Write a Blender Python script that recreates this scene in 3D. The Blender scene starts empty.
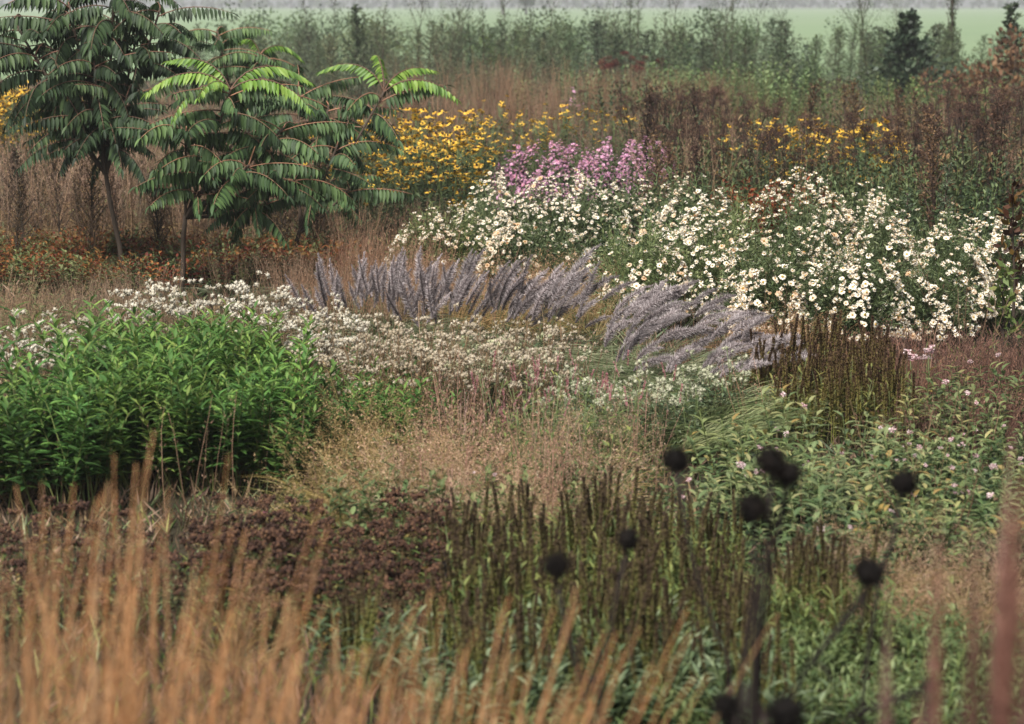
import bpy, math, random
from mathutils import Vector, Matrix, Quaternion

V = Vector
random.seed(7)
R = random.random
U = random.uniform
G = random.gauss
scene = bpy.context.scene
COL = scene.collection

# ------------------------------------------------------------------ camera
W, H = 1024, 724
FL, SENSOR = 85.0, 36.0
FPX = W * FL / SENSOR
CAMZ = 2.0
HORIZON = 2.5
PITCH = math.atan((H / 2 - HORIZON) / FPX)
cam = bpy.data.cameras.new('camera')
camo = bpy.data.objects.new('camera', cam)
COL.objects.link(camo)
camo.location = (0, 0, CAMZ)
camo.rotation_euler = (math.pi / 2 - PITCH, 0, 0)
cam.lens = FL
cam.sensor_width = SENSOR
cam.clip_start = 0.05
cam.clip_end = 6000
cam.dof.use_dof = True
cam.dof.focus_distance = 13.5
cam.dof.aperture_fstop = 4.2
scene.camera = camo


def gx(px, Y, z=0.4):
    """x on the line of sight of picture column px, at ground distance Y."""
    depth = Y * math.cos(PITCH) + (CAMZ - z) * math.sin(PITCH)
    return (px - W / 2) / FPX * depth


def gz(py, Y):
    """height seen at picture row py, at ground distance Y."""
    return CAMZ - Y * math.tan(PITCH + math.atan((py - H / 2) / FPX))


# ------------------------------------------------------------------ materials
SAT = .86

def lin(c):
    c = c / 255.0
    return c / 12.92 if c <= 0.04045 else ((c + 0.055) / 1.055) ** 2.4


def rgb(r, g, b):
    l = .35 * r + .5 * g + .15 * b
    r, g, b = (min(255, max(0, l + (c - l) * SAT)) for c in (r, g, b))
    r, g, b = lin(r), lin(g), lin(b)
    y = .3 * r + .6 * g + .1 * b
    k = .56 + .2 * min(1, max(0, (y - .3) / .4))      # dry and green plants reflect little light, petals more
    return (r * k, g * k, b * k, 1)


def plantmat(name, ramp, rough=0.6, trans=0.25, var=0.25, spec=0.3, noise=0.0):
    """ramp: list of (pos, (r,g,b) in 0-255 display values); each face's own key picks the place on it."""
    m = bpy.data.materials.new(name)
    m.use_nodes = True
    nt = m.node_tree
    n = nt.nodes
    n.clear()
    out = n.new('ShaderNodeOutputMaterial')
    at = n.new('ShaderNodeAttribute')
    at.attribute_name = 'key'
    oi = n.new('ShaderNodeObjectInfo')
    a = n.new('ShaderNodeMath')
    a.operation = 'MULTIPLY_ADD'
    nt.links.new(oi.outputs['Random'], a.inputs[0])
    a.inputs[1].default_value = var
    a.inputs[2].default_value = -var / 2
    s = n.new('ShaderNodeMath')
    s.operation = 'ADD'
    nt.links.new(a.outputs[0], s.inputs[0])
    nt.links.new(at.outputs['Fac'], s.inputs[1])
    src = s.outputs[0]
    if noise:
        tc = n.new('ShaderNodeTexCoord')
        tx = n.new('ShaderNodeTexNoise')
        tx.inputs['Scale'].default_value = noise
        tx.inputs['Detail'].default_value = 3
        nt.links.new(tc.outputs['Object'], tx.inputs['Vector'])
        q = n.new('ShaderNodeMath')
        q.operation = 'MULTIPLY_ADD'
        q.inputs[1].default_value = 0.5
        q.inputs[2].default_value = -0.25
        nt.links.new(tx.outputs['Fac'], q.inputs[0])
        s2 = n.new('ShaderNodeMath')
        s2.operation = 'ADD'
        nt.links.new(src, s2.inputs[0])
        nt.links.new(q.outputs[0], s2.inputs[1])
        src = s2.outputs[0]
    cr = n.new('ShaderNodeValToRGB')
    el = cr.color_ramp.elements
    while len(el) > 1:
        el.remove(el[-1])
    el[0].position, el[0].color = ramp[0][0], rgb(*ramp[0][1])
    for p, c in ramp[1:]:
        e = el.new(p)
        e.color = rgb(*c)
    nt.links.new(src, cr.inputs['Fac'])
    mx = n.new('ShaderNodeMix')
    mx.data_type = 'RGBA'
    mx.blend_type = 'MULTIPLY'
    mx.inputs[0].default_value = 1.0
    nt.links.new(cr.outputs['Color'], mx.inputs[6])
    nt.links.new(oi.outputs['Color'], mx.inputs[7])
    b = n.new('ShaderNodeBsdfPrincipled')
    b.inputs['Roughness'].default_value = rough
    b.inputs['Specular IOR Level'].default_value = spec
    nt.links.new(mx.outputs[2], b.inputs['Base Color'])
    if trans > 0:
        t = n.new('ShaderNodeBsdfTranslucent')
        nt.links.new(mx.outputs[2], t.inputs['Color'])
        ms = n.new('ShaderNodeMixShader')
        ms.inputs[0].default_value = trans
        nt.links.new(b.outputs[0], ms.inputs[1])
        nt.links.new(t.outputs[0], ms.inputs[2])
        nt.links.new(ms.outputs[0], out.inputs['Surface'])
    else:
        nt.links.new(b.outputs[0], out.inputs['Surface'])
    return m


M = {}
M['sumac'] = plantmat('sumac_leaf', [(0, (33, 50, 29)), (.5, (47, 70, 40)), (1, (72, 97, 52))], .6, .22, .4, .22)
M['sumac_new'] = plantmat('sumac_young_leaf', [(0, (84, 128, 48)), (.6, (126, 174, 56)), (1, (154, 190, 76))], .5, .4, .3)
M['sumac_stem'] = plantmat('sumac_stem', [(0, (96, 70, 56)), (1, (120, 84, 60))], .7, 0, .3)
M['bark'] = plantmat('bark', [(0, (52, 44, 36)), (1, (92, 76, 62))], .85, 0, .3, .2, 9)
M['green'] = plantmat('green_leaf', [(0, (48, 84, 40)), (.5, (70, 118, 54)), (.8, (100, 144, 66)), (1, (122, 156, 74))], .6, .3, .3, .22)
M['greenstem'] = plantmat('green_stem', [(0, (90, 110, 60)), (1, (120, 138, 76))], .6, .1, .3)
M['fluff'] = plantmat('white_fluff', [(0, (150, 132, 104)), (.35, (196, 184, 156)), (1, (238, 234, 220))], .9, .3, .3, .1)
M['drystem'] = plantmat('dry_stem', [(0, (86, 66, 48)), (.5, (128, 102, 76)), (1, (168, 140, 104))], .8, .1, .3, .2)
M['dryleaf'] = plantmat('dry_leaf', [(0, (84, 62, 44)), (.5, (122, 98, 66)), (1, (150, 126, 84))], .8, .2, .4, .2)
M['greyleaf'] = plantmat('grey_green_leaf', [(0, (74, 88, 64)), (.5, (104, 116, 84)), (1, (140, 146, 112))], .65, .25, .3)
M['plume'] = plantmat('purple_grey_plume', [(0, (118, 103, 103)), (.5, (190, 175, 176)), (1, (234, 224, 224))], .85, .35, .25, .15)
M['pennleaf'] = plantmat('fountain_grass_leaf', [(0, (84, 100, 58)), (.5, (124, 138, 92)), (1, (170, 168, 128))], .55, .3, .3)
M['palehead'] = plantmat('pale_green_head', [(0, (128, 134, 98)), (.5, (176, 178, 144)), (1, (214, 212, 184))], .8, .2, .3, .2)
M['buff'] = plantmat('buff_panicle', [(0, (132, 104, 80)), (.5, (184, 152, 122)), (1, (214, 186, 154))], .85, .3, .3, .2)
M['buffleaf'] = plantmat('straw_blade', [(0, (118, 118, 62)), (.5, (158, 142, 90)), (1, (190, 164, 116))], .7, .3, .4)
M['redhead'] = plantmat('red_brown_head', [(0, (46, 32, 27)), (.5, (82, 56, 45)), (.85, (116, 82, 60)), (1, (140, 104, 74))], .85, .08, .4, .2)
M['spike'] = plantmat('olive_brown_spike', [(0, (126, 142, 56)), (.45, (124, 124, 58)), (.78, (104, 88, 54)), (1, (80, 62, 46))], .85, .08, .2, .2)
M['oliveleaf'] = plantmat('olive_leaf', [(0, (78, 102, 46)), (.5, (108, 130, 60)), (1, (156, 162, 80))], .6, .3, .3)
M['silverleaf'] = plantmat('blue_green_leaf', [(0, (60, 84, 50)), (.5, (90, 114, 74)), (1, (146, 162, 122))], .5, .25, .3)
M['persleaf'] = plantmat('knotweed_leaf', [(0, (54, 76, 42)), (.4, (90, 114, 68)), (.75, (138, 152, 100)), (.92, (168, 164, 110)), (1, (168, 136, 74))], .5, .3, .35)
M['pinkfl'] = plantmat('pale_pink_petal', [(0, (206, 140, 150)), (.5, (232, 196, 200)), (1, (244, 226, 224))], .7, .3, .4)
M['magenta'] = plantmat('mauve_petal', [(0, (178, 104, 158)), (.5, (214, 144, 192)), (1, (238, 186, 218))], .7, .3, .3)
M['white'] = plantmat('white_petal', [(0, (196, 172, 146)), (.35, (228, 216, 192)), (1, (246, 240, 226))], .7, .3, .35, .2)
M['disc'] = plantmat('flower_disc', [(0, (146, 112, 52)), (.5, (186, 152, 64)), (1, (176, 132, 74))], .8, 0, .6, .2)
M['yellow'] = plantmat('yellow_petal', [(0, (214, 150, 28)), (.5, (240, 186, 40)), (1, (250, 206, 70))], .6, .3, .4)
M['cone'] = plantmat('dark_cone', [(0, (40, 26, 20)), (1, (70, 46, 32))], .85, 0, .3, .2)
M['asterleaf'] = plantmat('aster_leaf', [(0, (56, 76, 42)), (.5, (88, 110, 64)), (1, (142, 154, 104))], .6, .25, .3)
M['orange'] = plantmat('foxy_plume', [(0, (164, 110, 70)), (.5, (226, 162, 104)), (1, (250, 206, 152))], .8, .35, .3, .2)
M['orangestem'] = plantmat('foxy_stem', [(0, (146, 112, 60)), (.5, (178, 128, 76)), (1, (206, 160, 104))], .7, .2, .3, .25)
M['black'] = plantmat('black_seed_head', [(0, (10, 8, 7)), (.6, (22, 17, 15)), (1, (48, 37, 31))], .9, 0, .2, .15)
M['darkstem'] = plantmat('dark_dead_stem', [(0, (30, 23, 21)), (1, (54, 42, 38))], .85, 0, .2, .2)
M['pinkgrass'] = plantmat('pink_brown_panicle', [(0, (124, 88, 78)), (.5, (170, 126, 112)), (1, (206, 166, 148))], .85, .3, .3, .2)
M['beige'] = plantmat('beige_brown_stalk', [(0, (92, 68, 50)), (.45, (140, 112, 90)), (1, (184, 154, 130))], .85, .25, .35, .2)
M['redleaf'] = plantmat('autumn_red_leaf', [(0, (88, 34, 26)), (.4, (138, 58, 36)), (.7, (176, 104, 46)), (1, (170, 134, 62))], .6, .3, .5)
M['brownhead'] = plantmat('brown_seed_cluster', [(0, (56, 42, 36)), (.5, (88, 66, 56)), (1, (124, 96, 80))], .9, .1, .35, .15)
M['darkgreen'] = plantmat('dark_green_leaf', [(0, (42, 60, 38)), (.5, (66, 86, 54)), (1, (100, 114, 74))], .55, .2, .35)
M['hedgeleaf'] = plantmat('hedge_leaf', [(0, (44, 64, 36)), (.5, (74, 96, 54)), (1, (116, 132, 76))], .6, .25, .4)
M['brightleaf'] = plantmat('fresh_leaf', [(0, (84, 120, 64)), (.5, (116, 152, 86)), (1, (150, 178, 116))], .55, .3, .3)
M['rustleaf'] = plantmat('rusty_leaf', [(0, (104, 66, 44)), (.5, (144, 92, 60)), (1, (168, 120, 74))], .7, .2, .4)
M['woodleaf'] = plantmat('far_wood_leaf', [(0, (44, 56, 40)), (1, (76, 88, 60))], .7, .1, .2)


# ------------------------------------------------------------------ mesh building
def perp(d):
    a = V((0, 0, 1)) if abs(d.z) < .9 else V((1, 0, 0))
    u = d.cross(a).normalized()
    return u, u.cross(d).normalized()


class MB:
    def __init__(s):
        s.v, s.f, s.m, s.k, s.mats = [], [], [], [], []

    def mi(s, mat):
        if mat not in s.mats:
            s.mats.append(mat)
        return s.mats.index(mat)

    def add(s, vs, fs, mat, key):
        b = len(s.v)
        i = s.mi(mat)
        s.v.extend(vs)
        for f in fs:
            s.f.append([q + b for q in f])
            s.m.append(i)
            s.k.append(key)

    def tube(s, pts, r0, r1, mat, key=.5, n=4, key1=None):
        rings = []
        b = len(s.v)
        i = s.mi(mat)
        N = len(pts)
        for j, p in enumerate(pts):
            d = (pts[min(j + 1, N - 1)] - pts[max(j - 1, 0)]).normalized()
            u, w = perp(d)
            r = r0 + (r1 - r0) * j / (N - 1)
            for q in range(n):
                a = 2 * math.pi * q / n
                s.v.append(p + u * (r * math.cos(a)) + w * (r * math.sin(a)))
        for j in range(N - 1):
            kk = key if key1 is None else key + (key1 - key) * j / max(1, N - 2)
            for q in range(n):
                q2 = (q + 1) % n
                s.f.append([b + j * n + q, b + j * n + q2, b + (j + 1) * n + q2, b + (j + 1) * n + q])
                s.m.append(i)
                s.k.append(kk)
        s.f.append([b + (N - 1) * n + q for q in range(n)])
        s.m.append(i)
        s.k.append(key if key1 is None else key1)

    def ribbon(s, pts, ws, mat, k0=.5, k1=None, side=None):
        b = len(s.v)
        i = s.mi(mat)
        N = len(pts)
        d = pts[-1] - pts[0]
        if side is None:
            a = U(0, 6.283)
            side = d.cross(V((math.cos(a), math.sin(a), .2)))
            if side.length < 1e-6:
                side = V((1, 0, 0))
            side.normalize()
        for p, w in zip(pts, ws):
            s.v.append(p - side * (w / 2))
            s.v.append(p + side * (w / 2))
        for j in range(N - 1):
            s.f.append([b + 2 * j, b + 2 * j + 1, b + 2 * j + 3, b + 2 * j + 2])
            s.m.append(i)
            s.k.append(k0 if k1 is None else k0 + (k1 - k0) * j / max(1, N - 2))

    def diamond(s, p, d, L, w, mat, key, side=None, fold=0.0):
        if side is None:
            u, v_ = perp(d)
            a = U(0, 6.283)
            side = u * math.cos(a) + v_ * math.sin(a)
        m = p + d * (L * .45)
        if fold:
            nn = d.cross(side) * (fold * L)
            s.add([p, m - side * (w / 2) , p + d * L - nn, m + side * (w / 2)], [(0, 1, 2), (0, 2, 3)], mat, key)
        else:
            s.add([p, m - side * (w / 2), p + d * L, m + side * (w / 2)], [(0, 1, 2, 3)], mat, key)

    def hair(s, p, d, L, w, mat, key):
        u, v_ = perp(d)
        a = U(0, 6.283)
        sd = (u * math.cos(a) + v_ * math.sin(a)) * (w / 2)
        s.add([p - sd, p + sd, p + d * L], [(0, 1, 2)], mat, key)

    def leaf(s, p, d, L, w, mat, key, droop=.3, fold=.25, n=4, up=V((0, 0, 1)), twist=0, shape=.85):
        """curved, V-folded lance leaf"""
        side = d.cross(up)
        if side.length < 1e-3:
            side = V((1, 0, 0))
        side.normalize()
        if twist:
            side = Quaternion(d, twist) @ side
        b = len(s.v)
        i = s.mi(mat)
        prev = p.copy()
        dd = d.copy()
        nrm = side.cross(d)
        pts = [prev]
        for j in range(n):
            dd = (dd - up * (droop / n)).normalized()
            prev = prev + dd * (L / n)
            pts.append(prev)
        for j, q in enumerate(pts):
            t = j / n
            ww = w / 2 * math.sin(math.pi * min(1, max(.03, t ** shape))) if j < n else 0.0
            e = nrm * (fold * ww * 2)
            s.v.extend([q - side * ww + e, q, q + side * ww + e])
        for j in range(n):
            for a in (0, 1):
                s.f.append([b + 3 * j + a, b + 3 * j + a + 1, b + 3 * j + a + 4, b + 3 * j + a + 3])
                s.m.append(i)
                s.k.append(key)

    def blob(s, c, rx, rz, mat, key, rough=.2, rings=4, segs=7, kvar=.3):
        b = len(s.v)
        i = s.mi(mat)
        s.v.append(c + V((0, 0, -rz)))
        for a in range(1, rings):
            ph = -math.pi / 2 + math.pi * a / rings
            for q in range(segs):
                th = 2 * math.pi * (q + .5 * (a % 2)) / segs
                k = 1 + U(-rough, rough)
                s.v.append(c + V((rx * k * math.cos(ph) * math.cos(th), rx * k * math.cos(ph) * math.sin(th), rz * k * math.sin(ph))))
        s.v.append(c + V((0, 0, rz)))
        top = len(s.v) - 1

        def fa(f):
            s.f.append(f)
            s.m.append(i)
            s.k.append(key + U(-kvar, kvar))
        for q in range(segs):
            q2 = (q + 1) % segs
            fa([b, b + 1 + q2, b + 1 + q])
            for a in range(rings - 2):
                o = b + 1 + a * segs
                fa([o + q, o + q2, o + segs + q2, o + segs + q])
            o = b + 1 + (rings - 2) * segs
            fa([o + q, o + q2, top])

    def mesh(s, name, smooth=True):
        me = bpy.data.meshes.new(name)
        me.from_pydata([tuple(v) for v in s.v], [], s.f)
        for m in s.mats:
            me.materials.append(m)
        me.polygons.foreach_set('material_index', s.m)
        if smooth:
            me.polygons.foreach_set('use_smooth', [True] * len(s.f))
        at = me.attributes.new('key', 'FLOAT', 'FACE')
        at.data.foreach_set('value', s.k)
        me.update()
        return me


def rdir(spread, el=None):
    a = U(0, 6.283)
    return V((math.cos(a) * spread, math.sin(a) * spread, 1)).normalized()


def curve(p, d, L, n, bend=V((0, 0, 0)), wob=0.0):
    """n segments from p along d; d drifts by bend over the length."""
    pts = [p.copy()]
    dd = d.normalized()
    for j in range(n):
        dd = (dd + bend / n + V((G(0, wob), G(0, wob), G(0, wob * .5)))).normalized()
        pts.append(pts[-1] + dd * (L / n))
    return pts


def pt(pts, t):
    x = t * (len(pts) - 1)
    i = min(int(x), len(pts) - 2)
    return pts[i].lerp(pts[i + 1], x - i), (pts[i + 1] - pts[i]).normalized()


# ------------------------------------------------------------------ objects
def thing(name, label, cat, loc, rz=0.0, sc=1.0, group=None):
    o = bpy.data.objects.new(name, None)
    o.empty_display_size = .05
    COL.objects.link(o)
    o.location = loc
    o.rotation_euler = (0, 0, rz)
    o.scale = (sc, sc, sc) if not hasattr(sc, '__len__') else sc
    o['label'] = label
    o['category'] = cat
    o['kind'] = 'thing'
    if group:
        o['group'] = group
    return o


def part(name, me, parent, loc=None, rot=None, sc=None, tint=None, kind=None, label=None):
    o = bpy.data.objects.new(name, me)
    COL.objects.link(o)
    o.parent = parent
    if loc is not None:
        o.location = loc
    if rot is not None:
        if len(rot) == 4:
            o.rotation_mode = 'QUATERNION'
            o.rotation_quaternion = rot
        else:
            o.rotation_euler = rot
    if sc is not None:
        o.scale = (sc, sc, sc) if not hasattr(sc, '__len__') else sc
    if tint:
        o.color = (tint[0], tint[1], tint[2], 1)
    if kind:
        o['kind'] = kind
    if label:
        o['label'] = label
    return o


def solo(name, me, kind, loc=(0, 0, 0)):
    o = bpy.data.objects.new(name, me)
    COL.objects.link(o)
    o.location = loc
    o['kind'] = kind
    return o


def scatter(n, px0, px1, y0, y1, k=5, ok=None, fringe=.38):
    """n spots spread evenly over a drift given by picture columns and ground distances"""
    pts = []
    tries = 0
    while len(pts) < n and tries < n * 60:
        best, bd = None, -1
        for _ in range(k):
            Y = U(y0, y1)
            px = U(px0, px1)
            tries += 1
            if ok and not ok(px, Y):
                continue
            x = gx(px, Y)
            d = min(((x - a) ** 2 + (Y - b) ** 2 for a, b, _ in pts), default=9)
            if d > bd:
                best, bd = (x, Y, px), d
        if best:
            if R() < fringe:
                px = best[2] + G(0, .1 * (px1 - px0) + 6)
                Y = best[1] + G(0, .12 * (y1 - y0) + .1)
                best = (gx(px, Y), Y, px)
            pts.append(best)
    return pts


def grow(name, label, cat, group, spots, parts, smin=.85, smax=1.15, tint=.12, base=(1, 1, 1), rz=None):
    """one thing at each spot with copies of its parts; parts: list of (part name, mesh variants)"""
    res = []
    nv = len(parts[0][1])
    for (x, y, px) in spots:
        t = thing(name, label, cat, (x, y, 0), U(0, 6.28) if rz is None else rz + G(0, .25), U(smin, smax), group)
        iv = random.randrange(nv)
        f = 1 + U(-tint, tint)
        fr, fb_ = 1 + U(-.1, .1), 1 + U(-.1, .1)
        for pn, ms in parts:
            part(pn, ms[iv % len(ms)], t, tint=(base[0] * f * fr, base[1] * f, base[2] * f * fb_))
        res.append((t, iv, f))
    return res


UP = V((0, 0, 1))

# ================================================================== SETTING
def groundmat(name, c0, c1, c2, s1, s2, rough=.95, bump=.4):
    m = bpy.data.materials.new(name)
    m.use_nodes = True
    nt = m.node_tree
    n = nt.nodes
    b = n['Principled BSDF']
    b.inputs['Roughness'].default_value = rough
    b.inputs['Specular IOR Level'].default_value = .15
    tc = n.new('ShaderNodeTexCoord')
    t1 = n.new('ShaderNodeTexNoise')
    t1.inputs['Scale'].default_value = s1
    t1.inputs['Detail'].default_value = 6
    t2 = n.new('ShaderNodeTexNoise')
    t2.inputs['Scale'].default_value = s2
    t2.inputs['Detail'].default_value = 4
    nt.links.new(tc.outputs['Object'], t1.inputs['Vector'])
    nt.links.new(tc.outputs['Object'], t2.inputs['Vector'])
    cr = n.new('ShaderNodeValToRGB')
    e = cr.color_ramp.elements
    e[0].position, e[0].color = .3, rgb(*c0)
    e[1].position, e[1].color = .7, rgb(*c1)
    nt.links.new(t1.outputs['Fac'], cr.inputs['Fac'])
    mx = n.new('ShaderNodeMix')
    mx.data_type = 'RGBA'
    nt.links.new(t2.outputs['Fac'], mx.inputs[0])
    nt.links.new(cr.outputs['Color'], mx.inputs[6])
    mx.inputs[7].default_value = rgb(*c2)
    nt.links.new(mx.outputs[2], b.inputs['Base Color'])
    bp = n.new('ShaderNodeBump')
    bp.inputs['Strength'].default_value = bump
    bp.inputs['Distance'].default_value = .05
    nt.links.new(t1.outputs['Fac'], bp.inputs['Height'])
    nt.links.new(bp.outputs['Normal'], b.inputs['Normal'])
    return m


def sheet(name, x0, x1, y0, y1, z, mat, nx=1, ny=1, jag=0):
    me = bpy.data.meshes.new(name)
    vs, fs = [], []
    for j in range(ny + 1):
        for i in range(nx + 1):
            yy = y0 + (y1 - y0) * j / ny
            if jag and j == 0:
                yy += U(-jag, jag)
            vs.append((x0 + (x1 - x0) * i / nx, yy, z))
    for j in range(ny):
        for i in range(nx):
            a = j * (nx + 1) + i
            fs.append((a, a + 1, a + nx + 2, a + nx + 1))
    me.from_pydata(vs, [], fs)
    me.materials.append(mat)
    return solo(name, me, 'structure')


sheet('ground', -1300, 1300, -60, 1300, 0, groundmat('soil', (44, 36, 28), (72, 60, 44), (58, 54, 34), 6, 1.3))
sheet('field', -900, 900, 62, 860, .03, groundmat('field_crop', (104, 134, 92), (118, 148, 102), (132, 152, 112), .05, .011, bump=.1), 60, 4, 1.5)

# air
hz = MB()
hm = bpy.data.materials.new('haze')
hm.use_nodes = True
hm.node_tree.nodes.clear()
ho = hm.node_tree.nodes.new('ShaderNodeOutputMaterial')
hv = hm.node_tree.nodes.new('ShaderNodeVolumePrincipled')
hv.inputs['Color'].default_value = (.93, .96, .97, 1)
hv.inputs['Density'].default_value = .0007
hv.inputs['Anisotropy'].default_value = .2
hm.node_tree.links.new(hv.outputs[0], ho.inputs['Volume'])
hz.add([V((x, y, z)) for z in (-1, 26) for y in (-70, 1310) for x in (-1310, 1310)],
       [(0, 2, 3, 1), (4, 5, 7, 6), (0, 1, 5, 4), (2, 6, 7, 3), (0, 4, 6, 2), (1, 3, 7, 5)], hm, 0)
solo('haze', hz.mesh('haze', False), 'stuff')

# sky and sun
SUN_EL, SUN_AZ = math.radians(52), math.radians(205)   # azimuth: clockwise from +Y
w = bpy.data.worlds.new('World')
scene.world = w
w.use_nodes = True
nt = w.node_tree
nt.nodes.clear()
wo = nt.nodes.new('ShaderNodeOutputWorld')
bg = nt.nodes.new('ShaderNodeBackground')
sk = nt.nodes.new('ShaderNodeTexSky')
sk.sky_type = 'NISHITA'
sk.sun_disc = False
sk.sun_elevation = SUN_EL
sk.sun_rotation = SUN_AZ
sk.air_density = 1.0
sk.dust_density = 4.0
hs = nt.nodes.new('ShaderNodeHueSaturation')
hs.inputs['Saturation'].default_value = .3
nt.links.new(sk.outputs[0], hs.inputs['Color'])
nt.links.new(hs.outputs[0], bg.inputs['Color'])
bg.inputs['Strength'].default_value = .068
nt.links.new(bg.outputs[0], wo.inputs['Surface'])
sl = bpy.data.lights.new('sun', 'SUN')
sl.energy = 3.5
sl.angle = math.radians(11)
sl.color = (1, .95, .88)
so = bpy.data.objects.new('sun', sl)
COL.objects.link(so)
sd = V((math.sin(SUN_AZ) * math.cos(SUN_EL), math.cos(SUN_AZ) * math.cos(SUN_EL), math.sin(SUN_EL)))
so.rotation_euler = sd.to_track_quat('Z', 'Y').to_euler()
so.location = (0, 0, 40)

# ================================================================== FAR DISTANCE
def wood():
    b = MB()
    x = -620.0
    while x < 620:
        x += U(4, 9)
        y = 800 + U(-12, 25)
        h = U(11, 18)
        b.tube([V((x, y, 0)), V((x + U(-.5, .5), y, h * .5))], .35, .2, M['bark'], .4)
        for _ in range(90):
            a, e = U(0, 6.28), U(-1, 1)
            r = h * .34 * (R() ** .4)
            c = V((x + r * math.cos(a) * math.cos(e), y + r * math.sin(a) * math.cos(e), h * .56 + 1.25 * r * math.sin(e)))
            b.diamond(c, rdir(2), U(1.5, 3.2), U(1.2, 2.4), M['woodleaf'], R())
        for _ in range(14):
            b.diamond(V((x + U(-4, 4), y - U(0, 6), U(0, 2))), rdir(1), U(1.5, 3), U(1.5, 3), M['woodleaf'], R())
    return b.mesh('far_wood')


solo('far_wood', wood(), 'stuff')


def crown_mesh(h, r, n, leaf, mat, z0=.3, squash=1.0, lobes=9):
    b = MB()
    cs = [(V((G(0, r * .45), G(0, r * .45), h * U(z0 + .08, .9))), r * U(.3, .55)) for _ in range(lobes)]
    for _ in range(n):
        c, rr = random.choice(cs)
        d = V((G(0, 1), G(0, 1), G(0, 1))).normalized()
        p = c + d * rr * (R() ** .5)
        b.diamond(p, (d + rdir(1.5) * .8).normalized(), leaf * U(.7, 1.3), leaf * U(.5, .8), mat, R())
    return b.mesh('crown')


def limbs_mesh(h, r, tr, n=7):
    b = MB()
    tp = curve(V((0, 0, 0)), UP, h * .8, 5, wob=.05)
    b.tube(tp, tr, tr * .3, M['bark'], .5, 6)
    for _ in range(n):
        p, d = pt(tp, U(.35, .9))
        b.tube(curve(p, rdir(1.1), r * U(.6, 1.0), 3, V((0, 0, .4)), .06), tr * .35, tr * .08, M['bark'], .5, 4)
    return b.mesh('trunk')


for px, Y, h, lab in ((503, 400, 9, 'hazy round tree standing in the pale field, the wider of two'),
                      (526, 410, 8, 'hazy narrow tree beside the wider tree in the pale field')):
    t = thing('field_tree', lab, 'tree', (gx(px, Y), Y, 0))
    part('trunk', limbs_mesh(h, 2.5, .25), t)
    part('crown', crown_mesh(h, 2.6 if h == 9 else 2.0, 1400, .5, M['darkgreen'], .12), t)


# ================================================================== HEDGE ROW AT THE FIELD EDGE
def sapling(h, nb, blen, ang, nl, leaf, mat, z0=.1, up=.5, lw=.45, taper=True, droop=0):
    """trunk mesh and crown mesh of a young tree"""
    tb, cb = MB(), MB()
    tp = curve(V((0, 0, 0)), V((U(-.05, .05), U(-.05, .05), 1)), h, 8, wob=.025)
    tb.tube(tp, .008 + h * .005, .003, M['bark'], .3, 5)
    for q in range(nb):
        t = z0 + (1 - z0) * ((q + R()) / nb) ** .9
        p, d = pt(tp, min(t, .98))
        a = q * 2.4 + U(-.5, .5)
        L = blen * (1.15 - t if taper else 1) * U(.6, 1.2)
        bp = curve(p, V((math.cos(a), math.sin(a), ang * U(.6, 1.4))), L, 4, V((0, 0, up)), .08)
        tb.tube(bp, .008, .002, M['bark'], .7, 3)
        for j in range(int(nl * (.5 + L / blen))):
            u = R() ** .7
            p2, d2 = pt(bp, u)
            dd = (d2 * .6 + V((G(0, .6), G(0, .6), G(-droop, .5)))).normalized()
            p2 = p2 + V((G(0, 1), G(0, 1), G(0, 1))) * (L * .09)
            cb.diamond(p2, dd, leaf * U(.6, 1.4), leaf * lw * U(.7, 1.3), mat, R())
    for j in range(nl):
        p2, d2 = pt(tp, U(.4, 1))
        cb.diamond(p2, (d2 + rdir(2)).normalized(), leaf * U(.5, 1), leaf * lw, mat, R())
    return tb.mesh('trunk'), cb.mesh('crown')


def hedge(name, kinds, spots, label, cat, group, smin, smax, base=(1, 1, 1), tint=.15):
    grow(name, label, cat, group, spots, [('trunk', [k[0] for k in kinds]), ('crown', [k[1] for k in kinds])], smin, smax, tint, base)


K_spire = [sapling(2.2, 26, U(.5, .8), U(.8, 1.5), 17, .05, M['hedgeleaf'], .05, U(.2, .6)) for _ in range(6)]
K_vase = [sapling(2.2, 13, 1.05, 1.3, 26, .045, M['hedgeleaf'], .15, .5, taper=False) for _ in range(3)]
K_feather = [sapling(1.7, 44, .75, .5, 34, .06, M['darkgreen'], .05, -.25, .4, droop=.4) for _ in range(3)]
K_grey = [sapling(1.6, 36, .6, .8, 26, .05, M['greyleaf'], .05, .2) for _ in range(3)]

hedge('hedge_sapling', K_spire, scatter(26, 250, 960, 47, 60), 'slim upright green sapling in the hazy hedge row before the pale field', 'sapling', 'slim saplings of the hedge row', .55, 1.0, (.9, .95, .85), .3)
hedge('vase_sapling', K_vase, scatter(22, 400, 920, 46, 58), 'young tree with bare ascending V-shaped branches in the far hedge row', 'sapling', 'vase-shaped young trees of the hedge row', .65, 1.0, (.85, .95, .8))
hedge('feathery_shrub', K_feather, scatter(20, 560, 960, 44, 50), 'broad dark green feathery shrub at the foot of the far hedge row', 'shrub', 'dark feathery shrubs of the hedge row', .7, 1.0)
hedge('feathery_shrub', K_feather, scatter(12, 270, 560, 50, 56), 'dark feathery shrub in the thinner left part of the far hedge row', 'shrub', 'feathery shrubs of the thinner hedge', .6, .9)
hedge('grey_shrub', K_grey, scatter(30, 240, 560, 40, 50), 'loose grey green bush before the left half of the far hedge', 'bush', 'grey green bushes by the far hedge', .55, .9, (.9, .9, .8), .25)

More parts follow.
